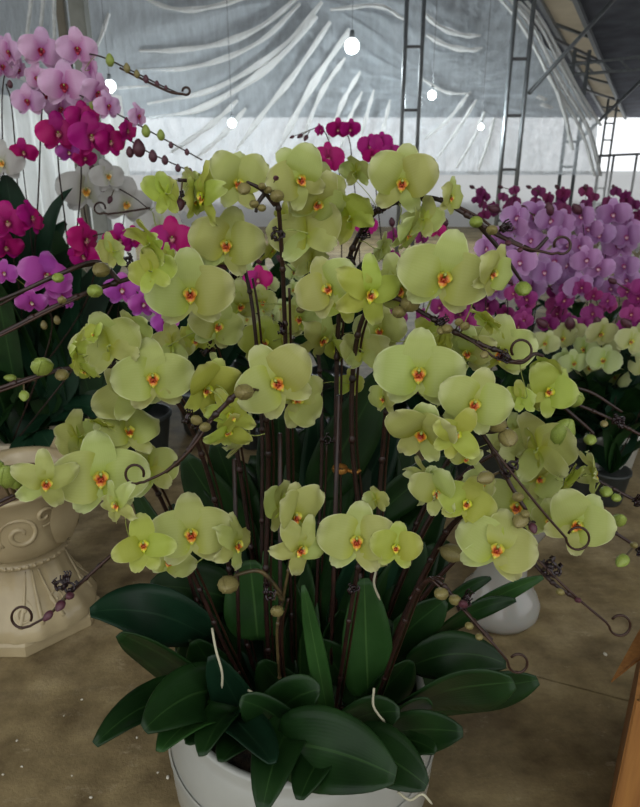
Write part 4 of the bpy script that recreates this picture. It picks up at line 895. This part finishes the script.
# top centre magenta blooms behind the main plant
bgplant('distant magenta orchid whose blooms show above the top centre of the main plant', 'mid-distance magenta orchids', (P(345, 300, 2.6).x, 2.7), [[(342, 300, 2.6), (340, 180, 2.5), (332, 150, 2.5), (322, 128, 2.5), (310, 130, 2.5)], [(360, 300, 2.6), (352, 160, 2.5), (345, 130, 2.5)]],
  [(328, 158, 34, 10, 0, 0), (320, 130, 14, 50, 0, 0), (338, 129, 24, 0, 20, 0), (350, 129, 22, 20, 20, 0), (322, 166, 22, 0, 20, 0)], [(300, 136, 5, 'd'), (306, 138, 5, 'd'), (292, 137, 4, 'd')], 'magenta', 5, BPOT, lip=True)
bgplant('distant magenta orchid showing left of the nearest steel post', 'mid-distance magenta orchids', (P(385, 300, 2.6).x, 2.7), [[(385, 300, 2.6), (376, 190, 2.5), (370, 150, 2.5), (395, 150, 2.5)]],
  [(370, 146, 26, 0, 0, 0), (381, 143, 24, 10, 0, 0), (391, 152, 20, 20, 0, 0), (372, 156, 20, 0, 20, 0), (366, 225, 24, 0, 0, 0), (401, 154, 12, 0, 0, 0), (437, 230, 18, 0, 0, 0)], [], 'magenta', 5, BPOT, lip=True)
# right background rows
def row(n, x0, x1, y0, y1, Y, s, key, nm, grp, labs, pots=BPOT, nf=6, nleaf=6, lip=True, lsc=1.0, by=None):
    for k in range(n):
        xa = x0 + (x1 - x0) * k / n; xb = x0 + (x1 - x0) * (k + 1) / n; yy = Y + random.uniform(-.12, .12); base = P((xa + xb) / 2, (y0 + y1) / 2, yy)
        cells = [(xa + (xb - xa) * random.uniform(.05, .95), y0 + (y1 - y0) * (j + random.uniform(.1, .9)) / nf) for j in range(nf)]
        fl = [(x, y, s * random.uniform(.85, 1.15), random.uniform(-45, 45), random.uniform(-5, 25), random.uniform(-15, 15), key, random.uniform(-.06, .06)) for x, y in cells]
        st = [[((xa + xb) / 2 + 2, (y0 + y1) / 2 + 60, yy)] + [(x, y, yy) for x, y, *_ in sorted(fl, key=lambda f: f[1], reverse=True)]]
        st = [[st[0][0], (cells[-1][0], cells[-1][1], yy), (cells[nf // 2][0], cells[nf // 2][1], yy), (cells[0][0], cells[0][1], yy - .03)]]
        bgplant(labs[k], grp, (base.x, yy + .05), st, fl, [(xa + 2, y0 - 3, s * .35, 'd')], key, nleaf, pots, False, lip, lscale=lsc, sr=.003)
o5 = ['leftmost', 'second from left', 'middle', 'second from right', 'rightmost', 'extra']
row(6, 470, 640, 190, 218, 4.6, 13, 'plum', 'x', 'far plum orchids', ['%s far plum orchid silhouetted against the bright opening' % x for x in ('leftmost', 'second from left', 'third from left', 'third from right', 'second from right', 'rightmost')], nf=7, lip=False, nleaf=3)
row(5, 492, 630, 212, 292, 2.65, 30, 'lilac', 'x', 'lilac orchids of the right background', ['%s tall lilac orchid in the right background' % x for x in o5[:5]], nf=8)
row(6, 438, 645, 284, 328, 2.5, 21, 'magenta_hazed', 'x', 'magenta orchids of the right background', ['%s magenta orchid in the low right background row' % x for x in ('leftmost', 'second from left', 'third from left', 'third from right', 'second from right', 'rightmost')], nf=7)
row(4, 540, 652, 326, 378, 2.2, 31, 'cream', 'x', 'cream orchids of the right background', ['%s cream yellow orchid in front of the magenta row' % x for x in ('leftmost', 'second from left', 'second from right', 'rightmost')], nf=4, nleaf=9, lsc=1.1)
row(3, 600, 650, 225, 290, 3.4, 12, 'white', 'x', 'small pale orchids at the right edge', ['%s small pale flowering plant near the right edge' % x for x in ('left', 'middle', 'right')], nf=9, lip=False)
row(2, 570, 612, 284, 298, 2.7, 16, 'white', 'x', 'white orchids between lilac and magenta', ['%s small white orchid between the lilac and magenta rows' % x for x in ('left', 'right')], nf=4, lip=False)
row(3, 235, 300, 262, 330, 2.6, 22, 'cream', 'x', 'cream orchids behind the centre stems', ['%s cream orchid glimpsed behind the centre stems' % x for x in ('left', 'middle', 'right')], nf=4)
row(3, 390, 470, 225, 320, 2.7, 20, 'magenta_hazed', 'x', 'magenta orchids behind the big bloom', ['%s magenta orchid half hidden behind the largest bloom' % x for x in ('left', 'middle', 'right')], nf=5)
bgplant('single lilac orchid beside the upper right curled wire', 'lilac orchids of the right background', (P(487, 300, 2.4).x, 2.4), [[(486, 300, 2.4), (488, 240, 2.35)]], [(485, 248, 30, 50, 0, 0), (520, 262, 34, 0, 0, 0), (545, 272, 32, -10, 0, 0)], [], 'lilac', 5, BPOT)
# dark leaves low at right
for k, (px, py, lab) in enumerate(((560, 450, 'dark-leaved potted plant left of the low right foliage, beside the lime bloom'), (610, 440, 'dark-leaved potted plant at the right edge above bare floor'), (500, 455, 'dark-leaved plant hidden behind the right blooms'))):
    p = P(px, py, 2.3); r_ = thing('foliage_plant', lab, 'plant', Vector((p.x, 2.35, 0))); link('pot', BPOT2 if k == 1 else BPOT, r_, Matrix.Scale(1.9, 4))
    for j in range(20):
        a = 2 * PI * j / 20 + .1; B = Vector((p.x, 2.35, .24)); leaf_part(r_, B, B + Vector((.3 * math.cos(a), .24 * math.sin(a), random.uniform(-.02, .38))), .1, random.choice([LEAF, LEAFB, LEAFB]), lift=.25, roll=random.uniform(-40, 40), solid=False, nv=8)

# ------------------------------------------------------------------ small things on the floor
SP = plain('white_crumb', (214, 208, 190), .7)
CL = ['white crumb on the floor, %s' % x for x in ('upper right of the small cluster below the urn', 'just below the urn plinth corner', 'near the left edge below the urn', 'left of the pot between urn and leaves', 'near the bottom edge at left', 'the largest, beside the round pot', 'small one left of the largest beside the pot', 'below the left edge crumb', 'touching the left edge of the photo', 'smallest in the middle of the left floor', 'alone on the right by the cardboard box flap')]
for ci, (px, py, s) in enumerate(((82, 700, 3), (64, 716, 2), (17, 741, 3), (137, 738, 3), (91, 798, 4), (168, 778, 5), (158, 773, 3), (22, 767, 3), (3, 775, 3), (72, 776, 2), (605, 655, 5))):
    p = G(px, py); q = s / F * depth(p) * .5; mb = MB(); mb.ball((0, 0, q * .5), (q, q * .7, q * .5), Euler((0, 0, px)).to_matrix(), 7, 5)
    o = link('crumb', mb.me('crumb', SP)); o.location = p; tag(o, CL[ci], 'crumb', 'white crumbs on the floor')
BL = plain('blue_plastic', (30, 80, 140), .4); p = G(152, 416); mb = MB()
mb.lathe([(0, 0), (.07, 0), (.085, .05), (.092, .05), (.092, .056), (.08, .056), (.066, .006), (0, .006)], 24); o = link('blue_tray', mb.me('blue_tray', BL)); o.location = (P(152, 416, 1.9).x, 1.9, 0)
o.location = (G(152, 420).x, G(152, 420).y, 0); tag(o, 'small blue plastic dish glimpsed between the left blooms', 'dish')
